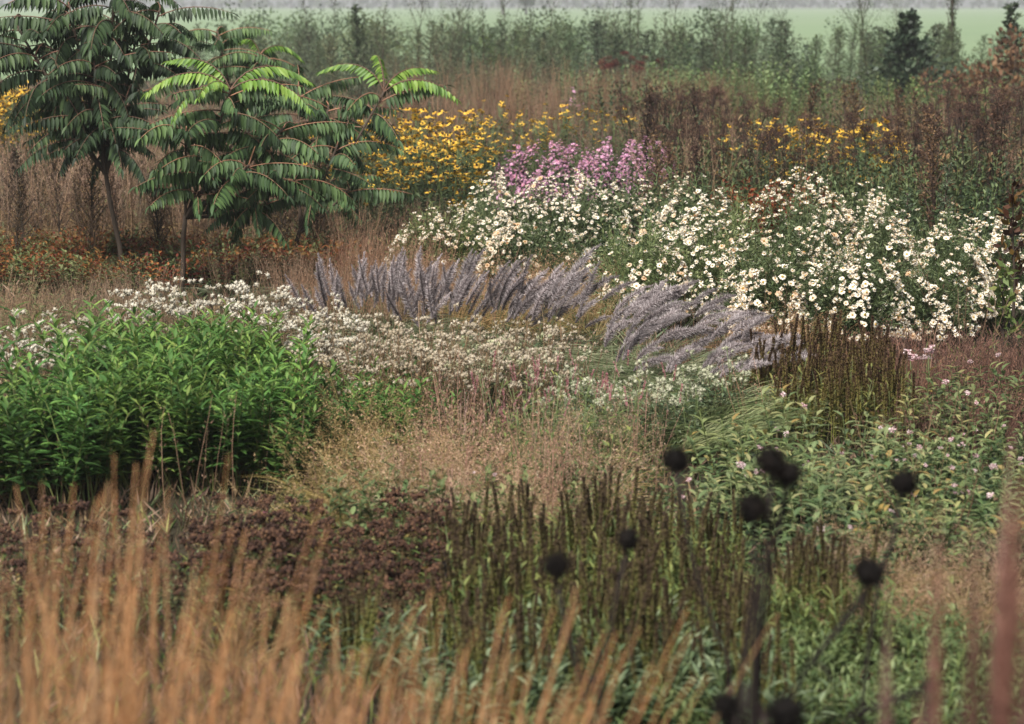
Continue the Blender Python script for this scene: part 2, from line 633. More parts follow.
hedge('grey_shrub', K_grey, scatter(50, 480, 1030, 44, 56), 'loose grey green bush within the right half of the far hedge', 'bush', 'grey green bushes within the right hedge', .58, .98, (.82, .98, .74), .25)
hedge('grey_shrub', K_grey, scatter(40, 240, 560, 47, 62), 'loose grey green bush filling the left half of the far hedge', 'bush', 'grey green bushes within the left hedge', .62, 1.0, (.85, .98, .78), .25)
K_round = [(limbs_mesh(1.5, .6, .02), crown_mesh(1.6, U(.7, 1.0), 1100, .075, random.choice((M['hedgeleaf'], M['darkgreen'], M['greyleaf'])), -.05, lobes=random.choice((7, 10, 13)))) for _ in range(6)]
hedge('round_bush', K_round, scatter(34, 235, 780, 56, 66), 'soft rounded hazy bush closing the hedge row behind the slim saplings', 'bush', 'rounded bushes at the back of the hedge', .7, 1.15, (.95, 1.0, .85), .25)
hedge('round_bush', K_round, scatter(26, 460, 1020, 43, 50), 'rounded green bush in front of the right part of the hedge', 'bush', 'rounded bushes before the right hedge', .45, .8, (.85, .95, .75), .3)
t = thing('dark_shrub', 'darkest tall grey green bush in the hedge, above the yellow drift and left of centre', 'bush', (gx(358, 44), 44, 0))
k = sapling(1.9, 50, .6, 1.0, 46, .055, M['darkgreen'], .05, .3)
part('trunk', k[0], t)
part('crown', k[1], t)
t = thing('broadleaf_shrub', 'dark big-leaved shrub standing out against the pale field on the right', 'shrub', (gx(905, 43), 43, 0))
k = sapling(1.75, 52, .85, .9, 36, .11, M['darkgreen'], .03, .2, .6)
part('trunk', k[0], t)
part('crown', k[1], t, tint=(.75, .85, .9))
t = thing('slender_tree', 'tall slender tree rising alone above the hedge against the pale field', 'tree', (gx(953, 50), 50, 0))
k = sapling(3.6, 44, .45, 2.2, 20, .06, M['hedgeleaf'], .2, .7)
part('trunk', k[0], t, sc=(1.7, 1.7, 1))
part('crown', k[1], t)
t = thing('rust_shrub', 'reddish brown autumn shrub at the right edge below the hedge', 'shrub', (gx(1012, 38), 38, 0))
k = (limbs_mesh(1.5, .6, .02), crown_mesh(1.65, .8, 700, .1, M['rustleaf'], .1))
part('trunk', k[0], t)
part('crown', k[1], t, tint=(.72, .78, .7))
t = thing('rust_shrub', 'low reddish brown bush between the slender tree and the right edge shrub', 'shrub', (gx(968, 37), 37, 0), 1.1, .7)
part('trunk', k[0], t)
part('crown', k[1], t, tint=(.72, .78, .7))
t = thing('oak_sapling', 'green leafy sapling topping the reddish shrub at the right edge', 'sapling', (gx(1016, 40), 40, 0))
k = sapling(1.95, 20, .5, .9, 18, .1, M['darkgreen'], .5, .3, .6)
part('trunk', k[0], t)
part('crown', k[1], t)

# ================================================================== SUMAC TREES
def frond(L, npair, ll, lw, mat, arch, hang, new=False):
    """pinnate leaf along +Y, leaflets hanging from an arching midrib"""
    b = MB()
    pts = curve(V((0, 0, 0)), V((0, 1, .55 if not new else 1.0)), L, 8, V((0, .15, -arch)), .015)
    b.tube(pts, .005, .0018, M['sumac_stem'], .5, 4)
    for j in range(npair):
        u = .16 + .84 * j / (npair - 1)
        p, d = pt(pts, min(u, .999))
        side = d.cross(UP).normalized()
        prof = math.sin(math.pi * (.22 + .66 * u)) ** .6
        for sgn in (-1, 1):
            dd = (side * sgn * U(.8, 1.0) + d * U(.25, .45) + V((0, 0, -hang * U(.7, 1.25)))).normalized()
            b.leaf(p, dd, ll * prof * U(.8, 1.15), lw * prof * U(.85, 1.15), mat, R(), droop=.55 * hang + U(-.15, .35), fold=.22, n=4, shape=.72, twist=G(0, .3))
    p, d = pt(pts, .999)
    b.leaf(p, d, ll * .8, lw * .8, mat, R(), droop=.5)
    return b.mesh('frond')


F_dark = [frond(U(.46, .56), random.choice((16, 17, 18)), U(.1, .125), .03, M['sumac'], U(.5, 1.4), U(.6, 1.7)) for _ in range(9)]
F_new = [frond(U(.46, .54), 20, .085, .028, M['sumac_new'], U(1.7, 2.2), U(.8, 1.2), True) for _ in range(4)]


def sumac(label, basepx, Y, tips, trunk_to, dens, r=.024, tint=(1, 1, 1)):
    """tips: (px, py, dY, number of fronds, bright?, length factor)"""
    x0 = gx(basepx, Y, 0)
    t = thing('sumac_tree', label, 'tree', (x0, Y, 0))
    fork = V((gx(trunk_to[0], Y) - x0, 0, gz(trunk_to[1], Y)))
    b = MB()
    tp = [V((0, 0, -.02)), fork * .35 + V((.01, 0, 0)), fork * .7 + V((-.006, .01, 0)), fork]
    b.tube(tp, r, r * .75, M['bark'], .45, 8)
    part('trunk', b.mesh('trunk'), t)
    for (px, py, dy, nf, bright, lf) in tips:
        tip = V((gx(px, Y + dy) - x0, dy, gz(py, Y + dy)))
        b = MB()
        mid = fork.lerp(tip, .5) + V((0, 0, -.04))
        b.tube([fork + V((0, 0, -.02)), mid, tip], r * .62, .008, M['bark'], .6, 6)
        part('branch', b.mesh('branch'), t)
        for q in range(nf):
            a = q * 2.399 + U(-.3, .3)
            u = q / max(1, nf)
            back = mid.lerp(tip, 1 - .55 * u)
            tilt = U(-.15, .3) - .42 * u
            rot = (Matrix.Rotation(a, 4, 'Z') @ Matrix.Rotation(tilt, 4, 'X') @ Matrix.Rotation(U(-.25, .25), 4, 'Y')).to_quaternion()
            s = lf * U(.85, 1.12)
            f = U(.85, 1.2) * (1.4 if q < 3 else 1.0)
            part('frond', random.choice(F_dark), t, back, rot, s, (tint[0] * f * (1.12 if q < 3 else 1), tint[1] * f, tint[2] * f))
        if bright:
            for (a, tilt, s) in bright:
                rot = (Matrix.Rotation(a, 4, 'Z') @ Matrix.Rotation(tilt, 4, 'X')).to_quaternion()
                part('frond', random.choice(F_new), t, tip, rot, s, label='bright yellow green young frond')
    return t


# frond azimuth 0 = away from the camera; pi/2 = to the left; -pi/2 = to the right
sumac('sumac tree on a straight trunk, topped by bright green young fronds', 180, 16.4,
      [(233, 90, -.1, 11, [(1.7, .2, 1.2), (1.15, .55, 1.05), (-1.2, .4, 1.2), (-1.7, 0, 1.2), (2.6, .1, .8), (2.0, -.1, .95)], 1.0),
       (188, 132, -.15, 12, None, 1.0), (285, 128, .1, 12, None, 1.0), (250, 165, -.25, 12, None, 1.0),
       (218, 160, -.15, 7, None, .95), (295, 180, .05, 9, None, 1.0), (268, 205, .05, 9, None, .9), (200, 192, -.1, 6, None, .85)], (186, 215), 1, .02, (1.5, 1.55, 1.4))
sumac('dark sumac with bare leaning trunk, its crown cut by the top edge', 125, 17.2,
      [(98, 62, -.1, 13, None, 1.0), (40, 55, 0, 13, None, 1.05), (140, 40, .15, 12, None, 1.0), (104, 112, -.15, 12, None, .95), (75, 5, .1, 14, None, 1.1),
       (20, 20, .2, 12, None, 1.05), (120, -20, 0, 12, None, 1.0), (55, 95, .2, 9, None, .95), (165, 8, .2, 11, None, 1.0), (112, 138, -.05, 9, None, .85), (80, 128, .1, 8, None, .9), (130, 95, -.1, 9, None, .9)], (107, 172), 1, .02, (1.0, 1.02, 1.05))
sumac('sumac leaning right with bright fronds reaching over the yellow daisies', 290, 18.2,
      [(385, 92, -.1, 7, [(1.1, .6, 1.15), (.2, .75, 1.1), (-1.1, .5, 1.0), (-1.55, .05, 1.25)], 1.0), (330, 105, .1, 12, None, 1.0), (338, 145, -.2, 8, None, .95),
       (300, 90, .2, 10, None, 1.0), (318, 185, -.1, 8, None, 1.0), (350, 188, -.2, 6, None, 1.0)], (300, 230), 1, .02, (1.55, 1.6, 1.55))
sumac('small sumac showing only its top fronds behind the bright topped one', 240, 21.0,
      [(262, 55, 0, 12, [(.6, .4, .9), (-1.0, .2, .9)], 1.0), (220, 30, .1, 12, None, 1.0), (245, 90, .1, 9, None, 1.0)], (246, 150), 1, .02, (1.55, 1.65, 1.5))


# ================================================================== TALL DRY GRASSES AND BROWN DRIFTS
def drygrass(h, n, spread, mat, nh, hw, hl, wob=.03, lean=.15, top=.5, sw=.003, lean_dir=None):
    """upright thin stalks with airy seed over the top part"""
    b = MB()
    for _ in range(n):
        a, r = U(0, 6.28), spread * R() ** .5
        p = V((r * math.cos(a), r * math.sin(a), 0))
        L = h * U(.7, 1.05)
        d = V((math.cos(a) * lean * R(), math.sin(a) * lean * R(), 1))
        pts = curve(p, d, L, 5, V((G(0, .15), G(0, .15), 0)), wob)
        k = R()
        b.ribbon(pts, [sw * 1.3, sw * 1.2, sw, sw * .9, sw * .7, sw * .4], mat, .35 * k, .35 + .5 * k)
        for _ in range(nh):
            q, dd = pt(pts, 1 - top * R() ** 1.3)
            e = V((G(0, 1), G(0, 1), abs(G(.5, .6)))).normalized()
            b.hair(q + e * hw * R(), (e + dd).normalized(), hl * U(.5, 1.3), hl * .28, mat, U(.3, 1))
    return b.mesh('flower_stalks')


def basal(n, h, mat, w=.006, spread=.1, droop=1.2, seg=5):
    b = MB()
    for _ in range(n):
        a = U(0, 6.28)
        p = V((spread * R() * math.cos(a), spread * R() * math.sin(a), 0))
        pts = curve(p, V((math.cos(a) * .5, math.sin(a) * .5, 1)), h * U(.6, 1.2), seg, V((math.cos(a) * .8, math.sin(a) * .8, -droop)), .04)
        b.ribbon(pts, [w * x for x in (.8, 1, 1, .8, .5, .1)][:seg + 1], mat, R())
    return b.mesh('foliage')


A_tall = [drygrass(U(.9, 1.05), random.choice((22, 34)), .24, M['beige'], U(14, 22).__int__(), .035, U(.014, .024), .05, U(.15, .4), U(.35, .65), .0045) for _ in range(8)]
A_fol = [basal(50, .45, M['dryleaf'], .008, .15) for _ in range(3)]


def clear_of_yellow(px, Y):
    return not (px > 325)


grow('dry_grass', 'tall beige brown dry grass clump in the misty drift behind the sumac trunks', 'grass', 'dry grasses behind the sumac trunks',
     scatter(86, -20, 330, 18.2, 25, ok=clear_of_yellow), [('foliage', A_fol), ('stalk', A_tall)], .55, 1.0, .38, (1.1, 1.08, 1.02))
grow('dry_grass', 'short beige dry grass clump between the leaning sumac and the white asters', 'grass', 'short dry grasses left of the white asters',
     scatter(26, 320, 440, 16.8, 19.5), [('foliage', A_fol), ('stalk', A_tall)], .4, .6, .18, (1.1, 1.0, .95))
grow('dry_grass', 'grey brown dry grass clump farther back behind the left trees', 'grass', 'dry grasses far behind the left trees',
     scatter(60, -20, 330, 25, 38, ok=lambda px, Y: px > 80 or Y > 29), [('foliage', A_fol), ('stalk', A_tall)], .7, 1.0, .3, (.9, .86, .82))
A_foxy = [drygrass(1.15, 60, .3, M['beige'], 14, .035, .02, sw=.005) for _ in range(3)]
grow('foxy_grass', 'reddish tan grass clump in the hazy drift before the far hedge', 'grass', 'reddish tan grasses before the far hedge',
     scatter(48, 440, 700, 30, 40), [('foliage', A_fol), ('stalk', A_foxy)], .7, 1.05, .22, (.95, .85, .74))
grow('dry_grass', 'grey brown grass clump in the gap between yellow daisies and reddish grasses', 'grass', 'grey brown grasses beside the yellow daisies',
     scatter(26, 445, 660, 24.5, 30), [('foliage', A_fol), ('stalk', A_tall)], .75, .95, .15, (.78, .7, .7))


K_brown = [sapling(.95, 34, .3, 1.3, 26, .02, random.choice((M['dryleaf'], M['brownhead'])), .15, .5, .6) for _ in range(4)]
grow('spent_perennial', 'bushy brown spent perennial speckled with seed among the misty dry grasses', 'perennial', 'brown spent perennials behind the sumac trunks',
     scatter(44, -20, 330, 17.6, 23), [('stem', [k[0] for k in K_brown]), ('foliage', [k[1] for k in K_brown])], .6, .95, .35, (1.05, 1.0, .95))
grow('spent_perennial', 'bushy brown spent perennial in the thicket of dark seed heads on the right', 'perennial', 'brown spent perennials on the right',
     scatter(40, 650, 1040, 18.6, 27, ok=lambda px, Y: not (745 < px < 900 and Y < 24)), [('stem', [k[0] for k in K_brown]), ('foliage', [k[1] for k in K_brown])], .85, 1.25, .35, (.95, .85, .82))


# brown seed-headed perennials on the right
def ironweed():
    sb, fb = MB(), MB()
    heads = []
    for _ in range(7):
        a = U(0, 6.28)
        p = V((.1 * R() * math.cos(a), .1 * R() * math.sin(a), 0))
        pts = curve(p, V((math.cos(a) * .22 * R(), math.sin(a) * .22 * R(), 1)), U(1.0, 1.32), 7, V((G(0, .12), G(0, .12), 0)), .03)
        sb.tube(pts, .006, .003, M['darkstem'], .8, 3)
        for j in range(24):
            q, d = pt(pts, U(.15, .86))
            aa = j * 2.4
            fb.leaf(q, V((math.cos(aa), math.sin(aa), U(-.3, .4))).normalized(), U(.07, .12), .02, M['darkgreen'] if R() < .55 else M['dryleaf'], R(), .6, n=3)
        for j in range(4):
            q, d = pt(pts, U(.8, .92))
            aa = U(0, 6.28)
            e = curve(q, (d + V((math.cos(aa), math.sin(aa), .3)) * .45), U(.1, .17), 2, V((0, 0, .3)))
            sb.tube(e, .003, .002, M['darkstem'], .8, 3)
            heads.append(e[-1])
        heads.append(pts[-1])
    return sb.mesh('stem'), fb.mesh('foliage'), heads


def seed_cluster(r, n, mat, hl, flat=.5):
    b = MB()
    for _ in range(n):
        d = V((G(0, 1), G(0, 1), G(.2, .6))).normalized()
        c = V((d.x * r * R() ** .5, d.y * r * R() ** .5, d.z * r * flat))
        b.hair(V((0, 0, -r * .5)).lerp(c, .6), (c + V((0, 0, r))).normalized(), (c + V((0, 0, r * .5))).length * .7, .003, mat, .2)
        for _ in range(5):
            b.hair(c, V((G(0, 1), G(0, 1), G(.4, .8))).normalized(), hl * U(.6, 1.3), hl * .4, mat, R())
    return b.mesh('seed_head')


I_kind = [ironweed() for _ in range(4)]
I_head = [seed_cluster(.05, 20, M['brownhead'], .014) for _ in range(3)]


def place_ironweed(spots, label, group, base=(1, 1, 1), smin=.75, smax=1.08, every=1.0):
    for x, y, px in spots:
        k = random.choice(I_kind)
        f = U(.85, 1.15)
        tn = (base[0] * f, base[1] * f, base[2] * f)
        t = thing('ironweed', label, 'perennial', (x, y, 0), U(0, 6.28), U(smin, smax), group)
        part('stem', k[0], t, tint=tn)
        part('foliage', k[1], t, tint=tn)
        hs_ = k[2] if every >= 1 else random.sample(k[2], int(len(k[2]) * every))
        for h in hs_:
            part('seed_head', random.choice(I_head), t, h, (U(-.3, .3), U(-.3, .3), U(0, 6)), U(.8, 1.35), tint=tn)


place_ironweed(scatter(12, 650, 770, 20.3, 25), 'dark brown seed-headed perennial between the mauve asters and the yellow daisies on the right', 'seed-headed perennials beside the mauve asters', (1.05, .98, .96), .68, 1.02, .7)
place_ironweed(scatter(5, 740, 900, 19.6, 20.8), 'tall dark seed-headed perennial rising before the right hand yellow daisies', 'seed-headed perennials before the right yellow daisies', (.9, .82, .82), .62, .85, .8)
place_ironweed(scatter(15, 885, 1040, 19.5, 25), 'brown seed-headed perennial in the wide thicket behind the right end of the white asters', 'seed-headed perennials of the right thicket', (1.2, 1.1, 1.06), .72, 1.05, .6)
place_ironweed(scatter(11, 640, 1040, 26, 32), 'hazy brown seed-headed perennial far back below the hedge on the right', 'far seed-headed perennials on the right', (1.25, 1.15, 1.1), .6, .82, .5)

grow('dry_grass', 'thin brown dry grass clump among the dark seed heads on the right', 'grass', 'dry grasses of the right thicket',
     scatter(70, 650, 1040, 19.5, 32, ok=lambda px, Y: not (745 < px < 900 and Y < 24)), [('foliage', A_fol), ('stalk', A_tall)], .7, 1.1, .3, (.95, .9, .84))


# leafy greenery of the middle distance
def leafy(h, ns, nl, ll, lw, mat, spread=.2, lean=.35, droop=.5, stem=None, kb=0.0, kt=1.0, z0=.1, el=.3):
    sb, fb = MB(), MB()
    for _ in range(ns):
        a, r = U(0, 6.28), spread * R() ** .5
        p = V((r * math.cos(a), r * math.sin(a), 0))
        pts = curve(p, V((math.cos(a) * lean * R(), math.sin(a) * lean * R(), 1)), h * U(.7, 1.08), 5, V((G(0, .15), G(0, .15), 0)), .03)
        sb.tube(pts, .004, .0015, stem or M['greenstem'], .5, 3)
        for j in range(nl):
            u = z0 + (1 - z0) * (j + R()) / nl
            q, d = pt(pts, min(.995, u))
            aa = j * 2.4 + U(-.4, .4)
            sc_ = .6 + .6 * math.sin(math.pi * min(1, .25 + .7 * u))
            e = el + .9 * u * u
            fb.leaf(q, V((math.cos(aa), math.sin(aa), e * U(.6, 1.3))).normalized(), ll * sc_ * U(.75, 1.2), lw * sc_, mat,
                    kb + (kt - kb) * min(1, max(0, .35 * u + .65 * R())), droop, n=3)
    return sb.mesh('stem'), fb.mesh('foliage')


def leafset(n, *a, **k):
    ks = [leafy(*a, **k) for _ in range(n)]
    return [('stem', [q[0] for q in ks]), ('foliage', [q[1] for q in ks])]


L_weed = leafset(3, 1.0, 9, 22, .11, .05, M['brightleaf'], .2, .3)
grow('nettle', 'light green leafy weed at the foot of the hedge behind the brown seed heads', 'weed', 'light green weeds below the hedge',
     scatter(22, 660, 790, 35, 42), L_weed, .75, 1.1, .2, (.72, .7, .68))
grow('nettle', 'yellowish green leafy weed in the strip below the hedge at the right', 'weed', 'yellowish weeds below the hedge at the right',
     scatter(22, 790, 1030, 34, 41), L_weed, .6, .9, .2, (.74, .68, .56))
grow('nettle', 'light green weed standing alone in front of the hedge near the middle', 'weed', 'light green weeds near the middle of the hedge',
     scatter(7, 520, 640, 41, 43), L_weed, .7, 1.0, .12)
L_dark = leafset(3, .8, 10, 26, .07, .028, M['darkgreen'], .2, .4)
grow('leafy_bush', 'dark green leafy bush behind the pink and yellow flowers at the middle', 'bush', 'leafy bushes behind the mauve asters',
     scatter(12, 600, 670, 29, 33), L_dark, 1.1, 1.35, .1)
grow('leafy_perennial', 'dark green leafy perennial under the brown seed heads on the right', 'perennial', 'green perennials under the right seed heads',
     scatter(74, 650, 1040, 16.6, 24, ok=lambda px, Y: not (730 < px < 830 and Y < 19.6)), L_dark, .6, 1.15, .3, (1.0, 1.0, .85))
grow('leafy_perennial', 'green leafy perennial beneath the large drift of yellow daisies', 'perennial', 'green perennials beneath the yellow daisies',
     scatter(24, 370, 680, 20, 27), L_dark, .6, .9, .2, (1.0, 1.0, .95))
grow('leafy_perennial', 'olive green leafy perennial far back below the hedge on the right', 'perennial', 'olive perennials below the right hedge',
     scatter(36, 640, 1040, 25, 34), L_dark, .9, 1.3, .3, (1.25, 1.15, .8))
L_red = leafset(3, .6, 9, 22, .075, .026, M['redleaf'], .16, .3)
grow('red_leaved_plant', 'dark red autumn-leaved perennial behind the white asters', 'perennial', 'red-leaved plants behind the white asters',
     scatter(13, 738, 835, 18.3, 19.5), L_red, .8, 1.15, .2, (.75, .45, .5))
L_low = leafset(3, .32, 14, 12, .07, .03, M['redleaf'], .22, .8)
L_lowg = leafset(3, .3, 14, 12, .07, .028, M['asterleaf'], .22, .8)
grow('low_autumn_plant', 'low plant with rusty red and orange leaves under the sumac trees', 'perennial', 'rusty low plants under the sumac trees',
     scatter(64, -10, 345, 16.7, 19.0), L_low, .55, 1.0, .25, (.8, .75, .7))
grow('low_green_plant', 'low olive green plant among the rusty leaves under the sumac trees', 'perennial', 'olive low plants under the sumac trees',
     scatter(46, -10, 345, 16.3, 18.8), L_lowg, .5, 1.0, .25, (1.0, .88, .75))
L_grey = [('stalk', [drygrass(.5, 60, .2, M['beige'], 18, .03, .013, lean=.5, sw=.0025, top=.7) for _ in range(3)]),
          ('foliage', [basal(70, .4, M['greyleaf'], .006, .15) for _ in range(3)])]
grow('grey_cushion_plant', 'grey olive wispy cushion of spent flowers at the left edge above the green leaves', 'perennial', 'wispy grey cushions at the left edge',
     scatter(30, -20, 150, 12.6, 15.0), L_grey, .6, .85, .2, (1.0, .98, .88))
grow('low_green_plant', 'low olive plant among the wispy grey cushions at the left edge', 'perennial', 'olive plants at the left edge',
     scatter(22, -20, 190, 12.6, 15.4), L_lowg, .6, 1.1, .35, (1.0, .95, .85))
grow('grey_cushion_plant', 'grey brown wispy plant between the sumac trunk and the purple grey plumes', 'perennial', 'wispy plants left of the plumes',
     scatter(30, 270, 430, 14.2, 16.8), L_grey, .65, .95, .2, (1.1, .95, .85))


# ================================================================== YELLOW DAISIES, MAUVE ASTERS
def daisy(r, np_, mat, disc, pw, cup, dr, dh, key=(0, 1)):
    b = MB()
    for j in range(np_):
        a = 2 * math.pi * j / np_ + U(-.12, .12)
        d = V((math.cos(a), math.sin(a), cup + U(-.12, .12))).normalized()
        sd_ = V((-math.sin(a), math.cos(a), 0))
        L = r * U(.85, 1.08)
        p = d * (dr * .6)
        b.add([p - sd_ * pw * .25, p + sd_ * pw * .25, d * (L * .7) + sd_ * pw * .5, d * L + V((0, 0, -r * .06)), d * (L * .7) - sd_ * pw * .5],
              [(0, 1, 2, 3, 4)], mat, U(*key))
    vs = [V((dr * math.cos(q * 1.047), dr * math.sin(q * 1.047), .001)) for q in range(6)] + [V((dr * .6 * math.cos(q * 1.047), dr * .6 * math.sin(q * 1.047), dh * .8)) for q in range(6)] + [V((0, 0, dh))]
    fs = [(q, (q + 1) % 6, 6 + (q + 1) % 6, 6 + q) for q in range(6)] + [(6 + q, 6 + (q + 1) % 6, 12) for q in range(6)]
    b.add(vs, fs, disc, R())
    return b.mesh('flower')


Y_fl = [daisy(.03, 9, M['yellow'], M['cone'], .016, U(-.45, .1), .01, .014) for _ in range(4)]


def rud_plant():
    sb, fb = MB(), MB()
    tips = []
    for _ in range(12):
        a = U(0, 6.28)
        pts = curve(V((.12 * R() * math.cos(a), .12 * R() * math.sin(a), 0)), V((math.cos(a) * .3 * R(), math.sin(a) * .3 * R(), 1)), U(.4, 1.0), 5, V((G(0, .15), G(0, .15), 0)), .03)
        sb.tube(pts, .004, .002, M['greenstem'], .3, 3)
        tips.append(pts[-1])
        for j in range(15):
            q, d = pt(pts, U(.1, .9))
            aa = j * 2.4
            fb.leaf(q, V((math.cos(aa), math.sin(aa), U(-.2, .5))).normalized(), U(.05, .1), .028, M['darkgreen'], R(), .5, n=3)
        for _ in range(2):
            q, d = pt(pts, U(.7, .9))
            aa = U(0, 6.28)
            e = curve(q, (d + V((math.cos(aa), math.sin(aa), .2)) * .6), U(.1, .2), 2, V((0, 0, .3)))
            sb.tube(e, .0025, .0015, M['greenstem'], .3, 3)
            tips.append(e[-1])
    return sb.mesh('stem'), fb.mesh('foliage'), tips


RU = [rud_plant() for _ in range(4)]


def rudbeckia(spots, label, group, smin, smax, frac=.75, fs=1.0):
    for x, y, px in spots:
        k = random.choice(RU)
        t = thing('yellow_daisy', label, 'flowers', (x, y, 0), U(0, 6.28), U(smin, smax), group)
        part('stem', k[0], t)
        part('foliage', k[1], t)
        for h in random.sample(k[2], int(len(k[2]) * frac)):
            part('flower', random.choice(Y_fl), t, h, (U(-.6, .6), U(-.6, .6), U(0, 6)), U(.8, 1.2) * fs)


rudbeckia(scatter(30, 340, 480, 19.8, 24.5), 'yellow daisy plant in the large drift below the leaning sumac', 'yellow daisies in the large drift', .8, 1.12, 1, 1.12)
rudbeckia(scatter(11, 482, 560, 25, 27.5), 'yellow daisy plant in the clump above the left end of the mauve asters', 'yellow daisies above the mauve asters', .8, 1.05, .55)
rudbeckia(scatter(9, 560, 660, 26, 28.5), 'yellow daisy plant in the sparse strip behind the mauve asters', 'yellow daisies in the sparse strip', .75, .92, .4)
rudbeckia(scatter(18, 760, 890, 21.6, 23.6), 'yellow daisy plant in the drift among the dark seed heads on the right', 'yellow daisies on the right', .85, 1.02, .9, 1.1)
rudbeckia(scatter(14, -20, 62, 25.5, 28, fringe=0), 'yellow daisy plant in the drift at the left edge behind the dark sumac', 'yellow daisies at the left edge', 1.05, 1.2, .95, 1.2)


# ================================================================== WHITE ASTERS
W_fl = [daisy(U(.02, .024), 15, M['white'], M['disc'], .0085, U(-.35, .45), .008, .006, (.25, 1)) for _ in range(7)] + \
       [daisy(.017, 14, M['white'], M['disc'], .008, U(.6, 1.4), .006, .005, (0, .5)) for _ in range(4)]
P_fl = [daisy(.024, 12, M['magenta'], M['disc'], .011, U(0, .4), .005, .004) for _ in range(4)]


def aster_foliage(r, h, nt, leaf=.036, mat=None):
    sb, fb = MB(), MB()
    mat = mat or M['asterleaf']
    for _ in range(nt):
        th, ph = U(0, 6.28), math.asin(R() ** .8)
        lump = 1 + .14 * math.sin(3 * th + r * 40) + G(0, .06)
        tip = V((r * math.cos(ph) * math.cos(th), r * math.cos(ph) * math.sin(th), h * (.22 + .78 * math.sin(ph)))) * lump
        b0 = V((tip.x * .25, tip.y * .25, 0))
        mid = b0.lerp(tip, .55) + V((0, 0, h * .1))
        pts = [b0, b0.lerp(mid, .5) + V((0, 0, .03)), mid, mid.lerp(tip, .5) + V((0, 0, .02)), tip]
        sb.ribbon(pts, [.004, .004, .003, .003, .002], M['greenstem'], U(0, .8))
        for j in range(13):
            u = .38 + .62 * (j + R()) / 13
            q, d = pt(pts, min(u, .999))
            dd = (d * .5 + V((G(0, .8), G(0, .8), G(.1, .5)))).normalized()
            fb.diamond(q, dd, leaf * U(.6, 1.3), leaf * .26, mat, .25 * u + .75 * R(), fold=.15)
    return sb.mesh('stem'), fb.mesh('foliage')


AF = {}
def asterbush(label, px, Y, rpx, h, nfl, nback, flowers=W_fl, fs=1.0, tint=(1, 1, 1), name='white_aster', squash=1.0, group=None, key=0, sprays=16, low=.02):
    x = gx(px, Y)
    r = rpx / FPX * Y
    kk = (round(r, 1), round(h, 1), key)
    if kk not in AF:
        AF[kk] = (aster_foliage(kk[0], kk[1], 430 if rpx > 40 else 260), kk[0], kk[1])
    (sm, fm), r0, h0 = AF[kk]
    t = thing(name, label, 'flower bush', (x, Y, 0), 0, 1, group)
    rz = U(0, 6.28)
    sc = (r / r0, r / r0, h / h0)
    part('stem', sm, t, rot=(0, 0, rz), sc=sc, tint=tint)
    part('foliage', fm, t, rot=(0, 0, rz), sc=sc, tint=tint)

    def spot(th, ph):
        lump = 1 + .14 * math.sin(3 * (th - rz) + r0 * 40)
        d = V((math.cos(ph) * math.cos(th), math.cos(ph) * math.sin(th), math.sin(ph)))
        p = V((r * d.x, r * d.y, h * (.22 + .78 * d.z))) * (lump * U(.97, 1.06))
        nrm = (V((d.x, d.y, d.z * 1.0)) + V((G(0, .3), G(0, .3), .35 + G(0, .25))) + V((0, -.35, 0))).normalized()
        return p, nrm
    cl = []
    for _ in range(sprays):
        cl.append((math.radians(-90) + U(-1.75, 1.75), math.asin(low + (1 - low) * R() ** 1.15)))
    i = 0
    while i < nfl:
        c = random.choice(cl) if R() < .72 else (math.radians(-90) + U(-1.75, 1.75), math.asin(low + (1 - low) * R()))
        th, ph = c[0] + G(0, .13), min(1.5, max(.02, c[1] + G(0, .1)))
        p, nrm = spot(th, ph)
        q = nrm.to_track_quat('Z', 'Y') @ Quaternion((0, 0, 1), U(0, 6))
        ff = 1 if R() > .3 else U(.72, .95)
        part('flower', random.choice(flowers), t, p, q, U(.7, 1.2) * fs, tint=(ff, ff * ff, ff * ff * ff) if flowers is W_fl else (1, .95 * ff + .05, .9 * ff + .08))
        i += 1
    if nback:
        b = MB()
        for _ in range(int(nback * 10)):
            c = random.choice(cl)
            if _ % 4 == 0:
                p, nrm = spot(math.radians(90) + U(-1.4, 1.4), math.asin(R()))
            else:
                p, nrm = spot(c[0] + G(0, .2), min(1.5, max(.02, c[1] + G(0, .16))))
            cup_, rr_ = U(-.2, .9), U(.013, .022)
            u, w_ = perp(nrm)
            for j in range(9):
                a = j * .698
                d = (u * math.cos(a) + w_ * math.sin(a))
                b.diamond(p, (d + nrm * cup_).normalized(), rr_ * fs, .011, flowers[0].materials[0], U(.1, 1))
            b.blob(p + nrm * .002, .0065 * fs, .004, M['disc'], .5, .1, 3, 5)
        part('blossom', b.mesh('blossom'), t, kind='stuff')
    return t


# front mound
asterbush('white aster bush at the thinly flowered left end of the front mound, by the plumes', 645, 14.7, 58, .64, 70, 14, sprays=16, tint=(1.35, 1.3, 1.2))
asterbush('white aster bush second from the left end of the front mound', 728, 14.6, 58, .76, 100, 34, sprays=26, tint=(1.3, 1.25, 1.15))
asterbush('white aster bush with the highest crown in the middle of the front mound', 800, 14.5, 66, .85, 100, 60, sprays=34)
asterbush('white aster bush low in front of the middle of the front mound', 770, 14.0, 52, .6, 100, 30, sprays=26, tint=(.9, .9, .85))
asterbush('white aster bush right of the highest crown of the front mound', 868, 14.4, 64, .8, 100, 60, sprays=32)
asterbush('white aster bush low in front, above the olive spikes', 850, 13.85, 56, .55, 100, 30, sprays=24, tint=(.85, .85, .8))
asterbush('white aster bush second from the right end of the front mound', 940, 14.5, 60, .69, 100, 55, sprays=26)
asterbush('white aster bush at the right end of the front mound beside the thin sapling', 996, 14.9, 46, .6, 80, 30, sprays=18)
